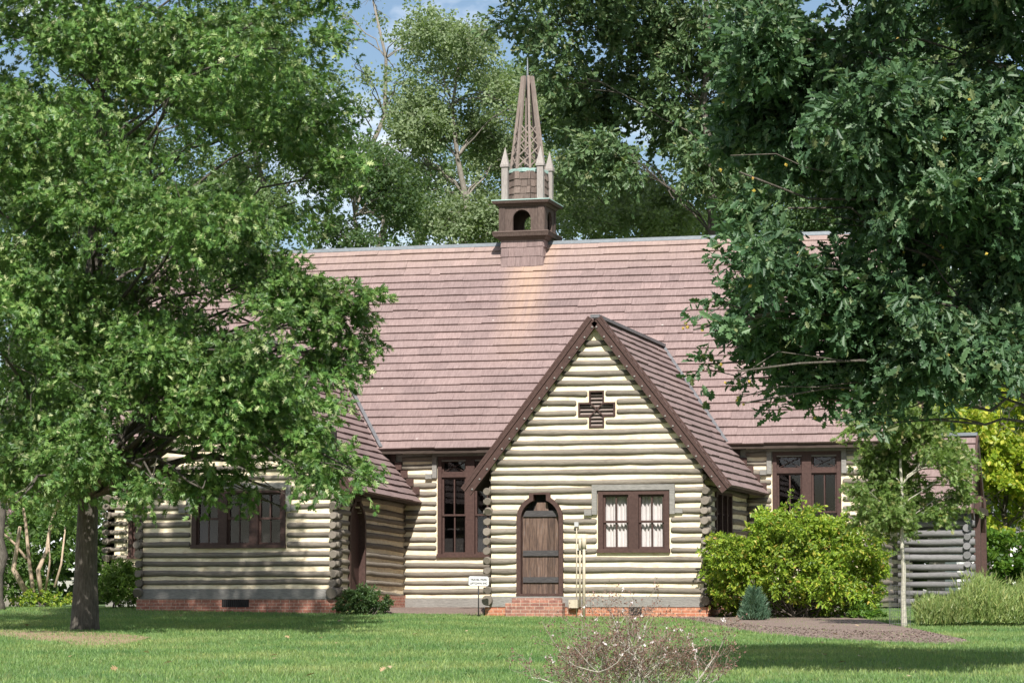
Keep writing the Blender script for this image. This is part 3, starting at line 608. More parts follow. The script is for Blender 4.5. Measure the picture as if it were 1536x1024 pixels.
# left wing
LWIN = (-7.01, -4.76, 1.52, 2.86)
LD = (1.72, 0.5, 0.55, 2.05, 2.62, 0.14)
wing(-8.2, -3.66, -5.94, 6.35, 2.83, 2.7, 2.7, 0.17, LWIN, None, sag=0.022, vent=False, bricks=M_brickred, side_open=[arch_open(LD[0], LD[1]+0.06, LD[2]-0.05, LD[3], LD[4]+0.05, LD[5]+0.06)], side_z0=0.6)
window(CH, vm, *LWIN, 3, casing=0.11, mull=0.2)
door(CH, right_map(-3.66), *LD, 0.1, plain=True, lab='brown arched side door in the left wing')

# --- steeple
ST = bpy.data.objects.new('steeple', None); COL.objects.link(ST); ST.parent = CH; SX, SY = -1.6, 9.4; ST.location = np.array([SX, SY, 9.0])-wloc(CH)
def sq(mb, h, z0, z1, h1=None):
    h1 = h if h1 is None else h1
    mb.hexa([(SX+sx*h, SY+sy*h, z0) for sx, sy in ((-1, -1), (1, -1), (1, 1), (-1, 1))]+[(SX+sx*h1, SY+sy*h1, z1) for sx, sy in ((-1, -1), (1, -1), (1, 1), (-1, 1))])
def shwall(mb, h, z0, z1, expo, faces=((0, -1), (1, 0), (0, 1), (-1, 0)), wd=(0.14, 0.3)):
    for nx, ny in faces:
        tx, ty = -ny, nx; z = z0
        while z < z1-0.02:
            u = -h; top = min(z+expo, z1)
            while u < h-0.005:
                w = min(rng.uniform(*wd), h-u); t = rng.uniform(0.018, 0.03); lo = z+rng.normal(0, 0.006); P = lambda uu, nn_, zz: (SX+tx*uu+nx*(h+nn_), SY+ty*uu+ny*(h+nn_), zz); g = 0.004
                mb.add([P(u+g, 0.001, lo), P(u+w-g, 0.001, lo), P(u+w-g, t, lo), P(u+g, t, lo), P(u+g, 0.004, top+0.02), P(u+w-g, 0.004, top+0.02)], [(0, 1, 2, 3), (3, 2, 5, 4), (0, 3, 4), (1, 5, 2)]); u += w
            z += expo
b = MB(); sq(b, 0.55, 8.4, 9.6); shwall(b, 0.55, 8.84, 9.58, 0.25); b.build('shingled_base', M_shxs, ST)
b = MB(); sq(b, 0.6, 9.52, 9.6, 0.66); sq(b, 0.72, 9.602, 9.7, 0.75); sq(b, 0.76, 9.702, 9.745, 0.7); b.build('lower_cornice', M_steeple, ST)
b = MB()      # belfry box with an arched opening on each face
H = 0.59
for nx, ny in ((0, -1), (1, 0), (0, 1), (-1, 0)):
    fn = lambda u, w, z, nx=nx, ny=ny: (SX-ny*u+nx*(H+w), SY+nx*u+ny*(H+w), z)
    b.fn = fn; hw = 0.235; zs = 10.06; z0, z1 = 9.746, 10.38
    arc = [(-hw, z0), (-hw, zs)]+[(-hw*math.cos(k*math.pi/10), zs+hw*1.0*math.sin(k*math.pi/10)) for k in range(1, 10)]+[(hw, zs), (hw, z0)]
    outr = [(-H+0.001, z0)]+[(-H+0.001, zs+0.0)]+[(-H+0.001+(2*H-0.002)*k/10, z1) for k in range(1, 10)]+[(H-0.001, zs), (H-0.001, z0)]
    b.ring(outr, arc, -0.07, 0.0)
    for s_ in (-1, 1): b.box(min(s_*H, s_*(H-0.15)), max(s_*H, s_*(H-0.15)), 0.002, 0.02, z0, z1)
b.fn = None; b.build('belfry', M_steeple, ST)
b = MB(); sq(b, 0.62, 10.382, 10.45, 0.66); sq(b, 0.73, 10.452, 10.52, 0.76); b.build('upper_cornice', M_steeple, ST)
b = MB(); sq(b, 0.765, 10.522, 10.545); b.build('copper_flashing', M_copper, ST)
b = MB(); ap = 0.5; R8 = ap/math.cos(math.pi/8)     # octagonal shingled drum
for k in range(8):
    an = k*math.pi/4; n_ = np.array([math.cos(an), math.sin(an), 0]); t_ = np.array([-math.sin(an), math.cos(an), 0]); half = ap*math.tan(math.pi/8)
    for r in range(4):
        z = 10.546+r*0.185; u = -half
        while u < half-0.01:
            w = min(rng.uniform(0.12, 0.24), half-u); t = rng.uniform(0.02, 0.035); P = lambda uu, d, zz: np.array([SX, SY, 0])+n_*(ap+d)+t_*uu+np.array([0, 0, zz]); lo = z+rng.normal(0, 0.008)
            b.add([P(u+0.004, -0.05, lo), P(u+w-0.004, -0.05, lo), P(u+w-0.004, t, lo), P(u+0.004, t, lo), P(u+0.004, 0.004, z+0.21), P(u+w-0.004, 0.004, z+0.21)], [(0, 1, 2, 3), (3, 2, 5, 4), (0, 3, 4), (1, 5, 2)]); u += w
b.tube([(SX, SY, 10.5), (SX, SY, 11.28)], R8-0.03, 8, smooth=False); b.build('octagonal_drum', M_drum, ST)
b = MB(); b.tube([(SX, SY, 11.29), (SX, SY, 11.36), (SX, SY, 11.4)], [0.545, 0.56, 0.44], 8, smooth=False); b.build('copper_cap', M_copper, ST)
for sx, sy in ((-1, -1), (1, -1), (1, 1), (-1, 1)):
    px_, py_ = SX+sx*0.47, SY+sy*0.47; b = MB(); h = 0.08
    b.box(px_-h, px_+h, py_-h, py_+h, 10.547, 11.42); b.box(px_-h-0.03, px_+h+0.03, py_-h-0.03, py_+h+0.03, 11.422, 11.48)
    b.add([(px_-0.1, py_-0.1, 11.482), (px_+0.1, py_-0.1, 11.482), (px_+0.1, py_+0.1, 11.482), (px_-0.1, py_+0.1, 11.482), (px_, py_, 11.95)], [(3, 2, 1, 0), (0, 1, 4), (1, 2, 4), (2, 3, 4), (3, 0, 4)]); b.build('corner_pinnacle', M_post, ST)
def sp_r(z): return 0.44-(0.44-0.135)*(z-11.38)/(13.85-11.38)
for k in range(8):
    an = (k+0.5)*math.pi/4; d = np.array([math.cos(an), math.sin(an), 0]); b = MB(); c = np.array([SX, SY, 0])
    b.bar(c+d*sp_r(11.38)+np.array([0, 0, 11.38]), c+d*sp_r(13.85)+np.array([0, 0, 13.85]), 0.06, 0.07, d); b.build('rib', M_spire, ST)
b = MB(); nz = 4; c = np.array([SX, SY, 0])
for k in range(8):
    a0, a1 = (k+0.5)*math.pi/4, (k+1.5)*math.pi/4; d0 = np.array([math.cos(a0), math.sin(a0), 0]); d1 = np.array([math.cos(a1), math.sin(a1), 0])
    for j in range(nz):
        za = 11.44+j*0.28; zb = za+0.28
        b.bar(c+d0*sp_r(za)+[0, 0, za], c+d1*sp_r(zb)+[0, 0, zb], 0.03, 0.02, d0+d1); b.bar(c+d1*sp_r(za)*0.985+[0, 0, za], c+d0*sp_r(zb)*0.985+[0, 0, zb], 0.03, 0.02, d0+d1)
b.build('lattice', M_spire, ST)
b = MB(); b.tube([(SX, SY, 13.5), (SX, SY, 13.95), (SX, SY, 14.35)], [0.05, 0.025, 0.01], 8); b.build('finial', M_ridge, ST)
b = MB(); b.tube([(SX, SY, 11.4), (SX, SY, 12.0)], 0.03, 8); b.build('centre_post', M_spire, ST)

# ------------------------------------------------------------------ open log porch at the right end
PO = thing('log_porch', 'open grey log porch with shingle gable roof behind the young tree', 'porch', (9.0, 9.4, 0.1))
PX0, PX1, PY, PZ = 7.95, 9.62, 8.25, 9.4
rp = onY(1465, 654, PZ); ep = onY(1452, 764, PZ-1.55)
pr = (rp[2]); pe = ep[2]; pl = math.hypot(1.55, pr-pe); pc, ps = 1.55/pl, (pr-pe)/pl
rR = rp[0]
ro = shingles(PO, (7.8, PZ-1.55, pe), (1, 0, 0), (0, pc, ps), (0, -ps, pc), rR-7.8, pl, pl/9, M_shxs, under=0.08)
b = MB(); b.hexa([(7.8, PZ+1.55, pe-0.08), (rR, PZ+1.55, pe-0.08), (rR, PZ, pr-0.08), (7.8, PZ, pr-0.08), (7.8, PZ+1.55, pe), (rR, PZ+1.55, pe), (rR, PZ, pr), (7.8, PZ, pr)]); b.build('rear_slope', M_shxs, ro)
b = MB(); b.bar((7.8, PZ, pr+0.05), (rR+0.02, PZ, pr+0.05), 0.2, 0.08); b.build('ridge_cap', M_ridge, ro)
for k in (-1, 1):
    b = MB(); b.bar((rR+0.02, PZ+k*1.62, pe-0.16), (rR+0.02, PZ, pr-0.05), 0.05, 0.24); b.build('rake_board', M_brown, PO)
for yy in (PY, PZ+1.15):
    log_wall(PO, front_map(yy), lambda z: (PX0, PX1), 0.2, pe+0.0, [], M_loggrey, (0, 0.18), chink=False, rmin=0.064, rmax=0.078, pitch=0.205)
    corner_ends(PO, front_map(yy), PX1, 0.25, pe-0.05, w0=-0.2, w1=0.14, mat=M_loggrey)
for k in (-1, 1):
    b = MB(); yy = PZ+k*0.78; b.bar((PX1+0.2, yy, 0.1), (PX1+0.2, yy, pe+0.35), 0.12, 0.16, (1, 0, 0))
    b.bar((PX1+0.22, yy, pe-0.5), (PX1+0.22, PZ+k*0.2, pe+0.35), 0.1, 0.1, (1, 0, 0)); b.build('post', M_brown, PO)
b = MB(); b.bar((PX1+0.24, PZ-1.2, pe+0.0), (PX1+0.24, PZ+1.2, pe+0.0), 0.12, 0.16); b.build('tie_beam', M_brown, PO)

# ------------------------------------------------------------------ small things by the wall
g = gpt(717, 921); sv = 59.0; g = lv((718-768)/FPX*sv, sv)
SG = thing('notice_sign', 'small white notice sign on a thin black post left of the door', 'sign', tuple(g))
top = at(718, 871, sv); ux = RT
b = MB(); b.tube([g-[0, 0, 0.1], g+[0, 0, top[2]-g[2]]], 0.014, 8); b.build('post', M_metal, SG)
b = MB(lambda u, w, z: tuple(top+RT*u-FW0*w+np.array([0, 0, z-0.02*u])))
hw_, hh = 0.22, 0.105; cut = 0.03
oc = [(-hw_+cut, -hh), (hw_-cut, -hh), (hw_, -hh+cut), (hw_, hh-cut), (hw_-cut, hh), (-hw_+cut, hh), (-hw_, hh-cut), (-hw_, -hh+cut)]
b.prism([(u*1.04, z*1.06) for u, z in oc], 0.016, 0.019); plate = b.build('plate_back', M_metal, SG)
b.v, b.f, b.sm, b.mi, b.n = [], [], [], [], 0; b.prism(oc, 0.02, 0.03); b.build('plate', M_plate, SG)
for txt, dz in (('TRAVEL PARK', 0.012), ('UPTOWN INC', -0.068)):
    cu = bpy.data.curves.new('lettering', 'FONT'); cu.body = txt; cu.size = 0.058; cu.offset = 0.0016; cu.align_x = 'CENTER'; cu.extrude = 0.001; cu.materials.append(M_text)
    tmp = bpy.data.objects.new('lettering_curve', cu); me = bpy.data.meshes.new_from_object(tmp); bpy.data.objects.remove(tmp); o = bpy.data.objects.new('lettering', me); COL.objects.link(o); o.parent = SG; o.location = (top-FW0*0.033+np.array([0, 0, dz]))-g; o.rotation_euler = (rad(90), 0, TH)
UP = thing('utility_pipes', 'cream painted riser pipes and meter box beside the plank door', 'pipes', (2.05, -0.1, 0.0))
def wp(px, py, w): p = onY(px, py, -w); return p
for (px, y0, y1, r, w) in ((865, 786, 921, 0.013, 0.1), (870, 808, 903, 0.02, 0.1), (876, 806, 921, 0.032, 0.105)):
    b = MB(); b.tube([wp(px, y1, w)-[0, 0, 0.1], wp(px, y0, w)], r, 10)
    if r > 0.015: b.tube([wp(px, y0+16, w), wp(px, y0, w)], r*1.6, 10)
    b.build('pipe', M_cream, UP)
p = wp(865, 786, 0.1); b = MB(); b.box(p[0]-0.045, p[0]+0.045, p[1]-0.04, p[1]+0.04, p[2]-0.05, p[2]+0.05); b.build('conduit_head', M_galv, UP)
p = wp(861, 905, 0.12); b = MB(); b.box(p[0]-0.1, p[0]+0.1, p[1]-0.09, p[1]+0.05, p[2]-0.09, p[2]+0.09); b.build('meter_box', M_cream, UP)
p = wp(866, 823, 0.1); b = MB(); b.box(p[0]-0.03, p[0]+0.2, p[1]+0.02, p[1]+0.05, p[2]-0.03, p[2]+0.02); b.build('bracket', M_galv, UP)

# ------------------------------------------------------------------ foliage
def lobed():
    half = [(0.0, 0.0), (0.15, 0.05), (0.34, 0.34), (0.34, 0.08), (0.66, 0.46), (0.58, 0.085), (0.9, 0.27), (0.8, 0.065), (1.06, 0.0)]
    v = [(x, y, -0.12*x*x+0.25*y) for x, y in half]+[(x, -y, -0.12*x*x+0.25*y) for x, y in half[1:-1]]
    n = len(half); f1 = list(range(n)); f2 = [n-1]+list(range(n+len(half)-3, n-1, -1))+[0]; f2 = [0]+list(range(n, n+n-2))+[n-1]
    return np.array(v), [f1[::-1], f2]
def oak():
    half = [(0.0, 0.0), (0.14, 0.05), (0.28, 0.2), (0.36, 0.11), (0.52, 0.29), (0.6, 0.13), (0.78, 0.24), (0.86, 0.1), (1.0, 0.0)]
    v = [(x, y, -0.22*x*x+0.3*y) for x, y in half]+[(x, -y, -0.22*x*x+0.3*y) for x, y in half[1:-1]]; n = len(half)
    return np.array(v), [list(range(n))[::-1], [0]+list(range(n, n+n-2))+[n-1]]
def simple(w=0.24):
    v = [(0, 0, 0), (0.35, w, 0.06), (1, 0, -0.1), (0.35, -w, 0.06), (0.7, w*0.75, 0.02), (0.7, -w*0.75, 0.02)]
    return np.array(v), [[0, 2, 4, 1], [0, 3, 5, 2]]
def needle(w=0.05): return np.array([(0, -w, 0), (0, w, 0), (1, 0, 0.05)]), [[0, 1, 2]]
T_OAK, T_LOBE, T_LEAF, T_NEEDLE, T_WIDE = oak(), lobed(), simple(), needle(), simple(0.36)
def leaves(name, P, A, N, S, tpl, mat, parent):
    tv, tf = tpl; P = np.asarray(P); n = len(P); A = A/(np.linalg.norm(A, axis=1)[:, None]+1e-9); N = N-(N*A).sum(1)[:, None]*A; N /= np.linalg.norm(N, axis=1)[:, None]+1e-9; B = np.cross(N, A)
    S = np.broadcast_to(S, (n,))
    V = P[:, None]+S[:, None, None]*(tv[None, :, 0:1]*A[:, None]+tv[None, :, 1:2]*B[:, None]+tv[None, :, 2:3]*N[:, None])
    k = len(tv); idx = np.concatenate(tf); off = (np.arange(n)*k)[:, None]
    F = (idx[None]+off).ravel(); ln = np.tile([len(f) for f in tf], n)
    return fast_mesh(name, V.reshape(-1, 3), F, ln, mat, parent)
def rdir(n): d = rng.normal(size=(n, 3)); return d/np.linalg.norm(d, axis=1)[:, None]
def sprays(blobs, dens, per, length, droop=0.2, shell=2.5, spread=0.12, flat=0.6, thr=None):
    """leaf sprays over ellipsoidal clumps: returns leaf points, axes, normals and the sprays' own origins"""
    P, A, N, O, D = [], [], [], [], []
    for c, r in blobs:
        c = np.array(c); r = np.broadcast_to(np.array(r, float), (3,)); n = max(3, int(dens*(r.mean()**2)))
        d = rdir(n); rr = rng.uniform(0, 1, n)**(1/shell); o = c+d*r*rr[:, None]
        if thr is not None:
            q = np.sin(o[:, 0]*1.9+1)*np.sin(o[:, 1]*1.7+2)+np.sin(o[:, 2]*2.3+o[:, 0]*1.1); k = q > thr; o = o[k]; d = d[k]; n = len(o)
        if n == 0: continue
        ax = d*0.8+rdir(n)*0.55; ax[:, 2] = ax[:, 2]*flat-droop*rng.uniform(0.3, 1.6, n); ax /= np.linalg.norm(ax, axis=1)[:, None]
        Ln = length*rng.uniform(0.6, 1.4, n)
        t = rng.uniform(-0.5, 0.62, (n, per)); p = o[:, None]+ax[:, None]*(Ln[:, None]*t)[:, :, None]+rng.normal(0, spread, (n, per, 3))*(0.35+0.65*(0.62-t))[:, :, None]*length
        p[:, :, 2] -= droop*0.5*(t+0.5)**2*Ln[:, None]
        la = ax[:, None]*0.75+rng.normal(0, 0.55, (n, per, 3)); la[:, :, 2] -= droop
        ln = d[:, None]*0.45+np.array([0, 0, 0.45])+rng.normal(0, 0.68, (n, per, 3))
        P.append(p.reshape(-1, 3)); A.append(la.reshape(-1, 3)); N.append(ln.reshape(-1, 3)); O.append(o); D.append(ax*Ln[:, None])
    return np.concatenate(P), np.concatenate(A), np.concatenate(N), np.concatenate(O), np.concatenate(D)
def curve(a, b, sag=0.0, k=7, wob=0.04):
    a = np.array(a, float); b = np.array(b, float); t = np.linspace(0, 1, k)[:, None]; L = np.linalg.norm(b-a); p = a+(b-a)*t; p[:, 2:] += sag*L*(4*t*(1-t)); p[1:-1] += rng.normal(0, wob*L*0.5, (k-2, 3)); return p
def branches(mb, trunk_pts, trunk_r, blobs, r_scale=0.35, twigs=None, n_tw=6, rise=0.12, rmin=0.012, smin=0.0):
    tp = np.array(trunk_pts)
    for c, r in blobs:
        c = np.array(c); R = float(np.mean(r)); d = np.linalg.norm((tp-c)[:, :2], axis=1); drop = np.clip(c[2]-0.55*d, tp[0, 2]+(tp[-1, 2]-tp[0, 2])*smin, tp[-1, 2]-0.02)
        i = int(np.argmin(abs(tp[:, 2]-np.median(drop)))); s = tp[min(i, len(tp)-1)]; r0 = max(trunk_r[i]*r_scale, rmin*2)
        p = curve(s, c, rise, 8); mb.tube(p, np.linspace(r0, max(rmin, r0*0.28), 8), 6, False)
        for _ in range(n_tw):
            e = c+rdir(1)[0]*np.broadcast_to(r, (3,))*rng.uniform(0.6, 0.95); st = p[rng.integers(4, 8)]; mb.tube(curve(st, e, 0.05, 5, 0.07), np.linspace(max(rmin, r0*0.3), rmin*0.45, 5), 4, False)
def tree(name, label, base, trunk_top, r0, blobs, mat, bark, tpl, size, dens, per, length, droop=0.2, cat='tree', group=None, thr=None, shell=2.5, wob=0.02, n_tw=6, r_top=0.25, rmin=0.012, flare=1.35, spread=0.12, jit=0.06, smin=0.0, twigmb=True, r_scale=0.35):
    T = thing(name, label, cat, tuple(base), group); base = np.array(base, float); k = 12
    tp = curve(base-[0, 0, 0.15], trunk_top, 0, k, wob); tr = r0*np.linspace(1, r_top, k); tr[0] *= flare; tr[1] *= 1+(flare-1)*0.12
    tp = np.insert(tp, 1, base+[0, 0, 0.12]+(tp[1]-tp[0])*0.0, 0); tr = np.insert(tr, 1, r0*(1+(flare-1)*0.55))
    mb = MB(); mb.tube(tp, tr, 16, True, jit); mb.build('trunk', bark, T)
    if blobs:
        b2 = MB(); branches(b2, tp, tr, blobs, n_tw=n_tw, smin=smin, r_scale=r_scale, rmin=rmin); b2.build('branches', bark, T)
        P, A, N, O, D = sprays(blobs, dens, per, length, droop, shell, thr=thr, spread=spread)
        leaves('crown', P, A, N, size*rng.uniform(0.65, 1.25, len(P)), tpl, mat, T)
        T['n'] = len(P)
    return T
def B(px, py, rp, v, dv=1.0, sq=1.0):      # a clump whose middle shows at photo pixel (px,py) at distance v
    r = rp*v/FPX; return (at(px, py, v), (r, r*dv, r*sq))

# --- left oak in front of the left wing
vT = 49.7; base = lv((131-768)/FPX*vT, vT)
lb = []
for (px, py, rp) in ((60, 60, 90), (160, 40, 95), (270, 60, 95), (380, 70, 95), (455, 60, 70), (40, 190, 95), (150, 170, 100), (270, 190, 90), (390, 190, 90), (470, 180, 65), (505, 250, 38),
                     (40, 320, 100), (160, 310, 100), (270, 320, 90), (370, 300, 75), (440, 300, 55), (60, 440, 100), (180, 430, 100), (300, 430, 90), (390, 420, 62), (60, 560, 95), (180, 550, 100), (300, 545, 95), (410, 500, 75), (500, 465, 58), (470, 560, 70),
                     (525, 530, 38), (400, 620, 80), (470, 660, 52), (300, 650, 80), (180, 650, 85), (60, 650, 80), (520, 695, 38), (470, 705, 40), (380, 700, 58), (300, 725, 38), (230, 715, 48), (120, 690, 60), (40, 710, 50), (300, 735, 30), (350, 728, 30), (420, 730, 28), (470, 725, 26), (430, 768, 13), (270, 740, 20), (70, 690, 60), (10, 690, 60), (205, 750, 22), (190, 700, 40), (90, 740, 30), (20, 750, 28), (545, 715, 22), (555, 450, 26), (560, 540, 20), (200, 610, 70), (260, 640, 60), (330, 600, 70), (400, 560, 70), (140, 600, 70), (430, 610, 50), (230, 520, 70), (350, 520, 60), (440, 500, 55), (450, 470, 50), (485, 520, 50), (420, 420, 45), (470, 430, 36), (-60, 300, 120), (-60, 520, 110), (-50, 120, 110), (350, -60, 110), (200, -80, 120), (50, -80, 110), (480, -30, 60)):
    lb.append(B(px+rng.normal(0, 5), py+rng.normal(0, 5), rp, vT+rng.uniform(-3.9, -0.6), 1.3, 0.85))
for (px, py, rp) in ((100, 120, 130), (300, 130, 120), (100, 350, 130), (300, 380, 110), (150, 560, 120), (330, 560, 90)):
    lb.append(B(px, py, rp, vT+rng.uniform(1.2, 2.6), 1.3, 0.9))
tree('oak_tree', 'large bright green oak in front of the left wing of the chapel', base, at(150, -140, vT+0.3), 0.205, lb, M_lmaple, M_bark, T_LOBE, 0.135, 118, 21, 0.5, droop=0.22, thr=-0.5, wob=0.006, n_tw=2, flare=1.5, smin=0.2, jit=0.05, r_scale=0.3)

# --- right oak reaching in from outside the frame
vR = 31.5; base = lv(8.6, vR+1.2)
rbk = []
for (px, py, rp) in ((1130, 60, 75), (1130, 180, 70), (1105, 265, 45), (1200, 60, 100), (1320, 60, 105), (1440, 60, 105), (1200, 190, 95), (1320, 190, 105), (1450, 190, 110),
                      (1190, 310, 85), (1300, 320, 105), (1430, 320, 110), (1150, 400, 60), (1260, 440, 100), (1390, 450, 110), (1500, 420, 100), (1120, 455, 45), (1075, 500, 38), (1040, 485, 18), (1170, 520, 62), (1290, 550, 85), (1410, 530, 75), (1500, 520, 70), (1110, 565, 30), (1125, 605, 16), (1220, 600, 48), (1290, 632, 40), (1060, 545, 13), (1560, 200, 130), (1560, 400, 120), (1150, -60, 90), (1350, -70, 130), (1500, -60, 130)):
    rbk.append(B(px+rng.normal(0, 5), py+rng.normal(0, 5), rp, vR+rng.uniform(-1.8, 0.5), 1.2, 0.8))
for (px, py, rp) in ((1230, 100, 110), (1400, 100, 130), (1280, 300, 110), (1420, 350, 120), (1350, 480, 90)):
    rbk.append(B(px, py, rp, vR+rng.uniform(1.4, 2.4), 1.2, 0.9))
for lat, v, z, r in ((8, 28, 7.6, 1.4), (10, 29, 8.0, 1.8), (7, 30, 8.4, 1.3)):
    rbk.append((lv(lat, v)*[1, 1, 0]+[0, 0, z], (r, r, r*0.75)))
RO = tree('oak_tree', 'dark green oak branches hanging in from the right edge of the frame', base, lv(8.4, vR)+np.array([0, 0, 9.5]), 0.34, rbk, M_loak, M_bark, T_OAK, 0.14, 300, 18, 0.46, droop=0.16, thr=-0.5, n_tw=1, smin=0.15, r_scale=0.07)
rear = [B(px+rng.normal(0, 5), py+rng.normal(0, 5), rp, 77+rng.uniform(-2, 2), 1.2, 0.8) for (px, py, rp) in ((790, 25, 55), (860, 40, 80), (960, 40, 90), (1060, 50, 90), (840, 110, 45), (900, 140, 75), (1000, 160, 85), (1090, 160, 80), (880, 225, 45), (950, 245, 50), (1040, 250, 55), (1120, 250, 60), (780, -50, 70), (930, -70, 110), (1100, -70, 110), (870, 200, 40), (1180, 100, 90), (1180, 250, 90))]
tree('oak_tree', 'mid green oak rising behind the ridge just right of the spire', lv((1080-768)/FPX*77, 77), at(1050, -120, 77), 0.22, rear, M_lrear, M_bark, T_OAK, 0.22, 56, 26, 0.85, droop=0.14, thr=-0.7, n_tw=7, smin=0.3, r_scale=0.2)
P = np.concatenate([np.array(c)+rdir(3)*np.array(r)*0.95 for c, r in rbk[:28]])
leaves('acorn', P, rdir(len(P)), rdir(len(P)), 0.05*rng.uniform(0.8, 1.2, len(P)), (np.array([(-.5, 0, 0), (0, .45, 0), (.5, 0, 0), (0, -.45, 0), (0, 0, .45), (0, 0, -.45)]), [[0, 1, 4], [1, 2, 4], [2, 3, 4], [3, 0, 4], [1, 0, 5], [2, 1, 5], [3, 2, 5], [0, 3, 5]]), M_acorn, RO)['kind'] = 'stuff'

# --- backdrop trees behind the chapel
def backdrop(label, px, top_py, v, width_px, n, mat, seed_low=360, dens=42, per=46, leafs=0.12, bark=M_barkgrey, thr=-0.5, gaps=1.0, r0=0.28, lean=0, name='backdrop_tree', low=None):
    sc = v/FPX; base = lv((px-768)*sc, v); top = at(px+lean, top_py, v); hh = top[2]; blobs = []
    n = int(n*1.5)
    for i in range(n):
        t = (i+0.5)/n; py = top_py+(seed_low-top_py)*t; env = width_px*(0.35+0.65*math.sin(min(1, t*1.25+0.12)*math.pi*0.62))
        a = rng.uniform(-1, 1); rp = rng.uniform(0.3, 0.5)*width_px*gaps
        blobs.append((at(px+lean*(1-t)+a*env, py+rng.normal(0, 14), v+rng.uniform(-2.5, 2.5)), np.array([1, 1, 0.72])*rp*sc))
    return tree(name, label, base, top-[0, 0, 1.0], r0, blobs, mat, bark, T_WIDE, leafs, dens, per, 0.9, droop=0.1, thr=thr, n_tw=7, r_top=0.12, group='trees behind the chapel', spread=0.2, smin=0.3)
backdrop('tall olive green tree behind the chapel just left of the spire', 690, 40, 88, 110, 26, M_lbg[0], thr=-0.35)
backdrop('airy tree with open sky through it above the left ridge', 580, -40, 92, 75, 22, M_lbg[0], thr=0.25, gaps=0.72, lean=-20, dens=24)
backdrop('dense green tree right behind the bell tower', 800, 110, 95, 110, 22, M_lbg[1])
backdrop('dark tree behind the roof ridge between the two left trunks', 545, 230, 82, 75, 16, M_lbg[2], thr=-0.7)
backdrop('low bushy olive tree behind the ridge right of the steeple', 930, 250, 84, 95, 16, M_lbg[0], thr=-0.6)
backdrop('green tree behind the ridge under the dark oak branches', 1060, 200, 90, 105, 20, M_lbg[1])
backdrop('tall dark tree behind the right end of the chapel', 1220, 80, 96, 130, 26, M_lbg[2], seed_low=520)
backdrop('tree far right behind the porch and the yellow crown', 1400, 60, 94, 140, 28, M_lbg[1], seed_low=620)
backdrop('tree at the right edge of the backdrop', 1540, 300, 90, 110, 22, M_lbg[2], seed_low=760)
backdrop('broad green tree filling the gap right of the porch', 1480, 400, 98, 100, 22, M_lbg[1], seed_low=780)
backdrop('tree behind the chapel hidden by the left oak crown', 380, 20, 92, 130, 26, M_lbg[1], seed_low=450)
backdrop('wide dark tree behind the left oak', 190, 60, 86, 140, 30, M_lbg[2], seed_low=620)
backdrop('tree at the left edge of the backdrop', 20, 200, 80, 120, 30, M_lbg[1], seed_low=760)
backdrop('slim tree with bare stems between the spire and the airy tree', 630, 150, 100, 70, 16, M_lbg[2], thr=-0.4)
# --- far wood, one mass
blobs = []
for la in np.arange(-70, 71, 5.0):
    for z in (1.5, 4.5, 7.5): blobs.append((CAM*[1, 1, 0]+RT*(la+rng.normal(0, 1.5))+FW0*(128+rng.uniform(-5, 5))+np.array([0, 0, z+rng.normal(0, 0.8)]), (3.6, 3, 2.6)))
P, A, N, O, D = sprays(blobs, 9, 22, 1.6, 0.1, thr=None, spread=0.2); leaves_o = leaves('far_wood', P, A, N, 0.55*rng.uniform(0.6, 1.3, len(P)), T_WIDE, M_lbg[2], None); tag(leaves_o, kind='stuff')

# --- yellow green tree and fresh green shrubs at the right edge
def shrub(name, label, px, py_base, v, blobs_px, mat, tpl, size, dens, per, length, droop=0.1, stems=8, cat='shrub', bark=M_stemdark, thr=-0.9, group=None, sq=0.9, dv=1.0, shell=3.0, spread=0.15, stem_r=0.014, flat=0.8, low=()):
    base = lv((px-768)/FPX*v, v); T = thing(name, label, cat, tuple(base), group)
    bl = [B(x, y, r, v+rng.uniform(-0.25, 0.25), dv, sq) for x, y, r in blobs_px]+[B(x, y, r, v+1.2, 1.5, sq) for x, y, r in low]
    mb = MB()
    for _ in range(stems):
        c, r = bl[rng.integers(len(bl))]; s = base+np.array([rng.normal(0, 0.12), rng.normal(0, 0.12), -0.03]); mb.tube(curve(s, np.array(c)+rdir(1)[0]*np.array(r)*0.5, 0.05, 6, 0.08), np.linspace(stem_r, stem_r*0.35, 6), 5, False)
    mb.build('stem', bark, T)
    P, A, N, O, D = sprays(bl, dens, per, length, droop, shell, spread=spread, thr=thr, flat=flat)
    k = P[:, 2] > gz_v((P-CAM)@FW0)+0.02; leaves('foliage', P[k], A[k], N[k], size*rng.uniform(0.6, 1.25, k.sum()), tpl, mat, T); return T
vY = 74; base = lv((1508-768)/FPX*vY, vY)
yb = [B(x, y, r, vY+rng.uniform(-1, 1), 1.1, 0.85) for x, y, r in ((1440, 640, 42), (1500, 630, 50), (1470, 690, 48), (1530, 690, 55), (1490, 745, 45), (1540, 760, 50), (1450, 735, 30), (1400, 620, 32), (1590, 660, 70), (1580, 760, 60), (1505, 790, 28), (1470, 610, 36), (1520, 610, 40), (1480, 660, 44), (1455, 700, 32), (1510, 720, 46), (1475, 765, 36), (1530, 730, 44))]
tree('yellow_green_tree', 'bright yellow green tree beyond the porch at the right edge', base, at(1508, 640, vY), 0.12, yb, M_lyel, M_bark, T_WIDE, 0.16, 85, 24, 0.5, thr=-0.7)
shrub('leafy_shrub', 'fresh green broad leaved shrub below the yellow green tree', 1525, 900, 70, [(1500, 840, 32), (1530, 830, 40), (1510, 870, 30), (1550, 870, 45), (1475, 810, 22), (1580, 830, 50), (1490, 810, 24)], M_lbright, T_WIDE, 0.14, 75, 24, 0.4)
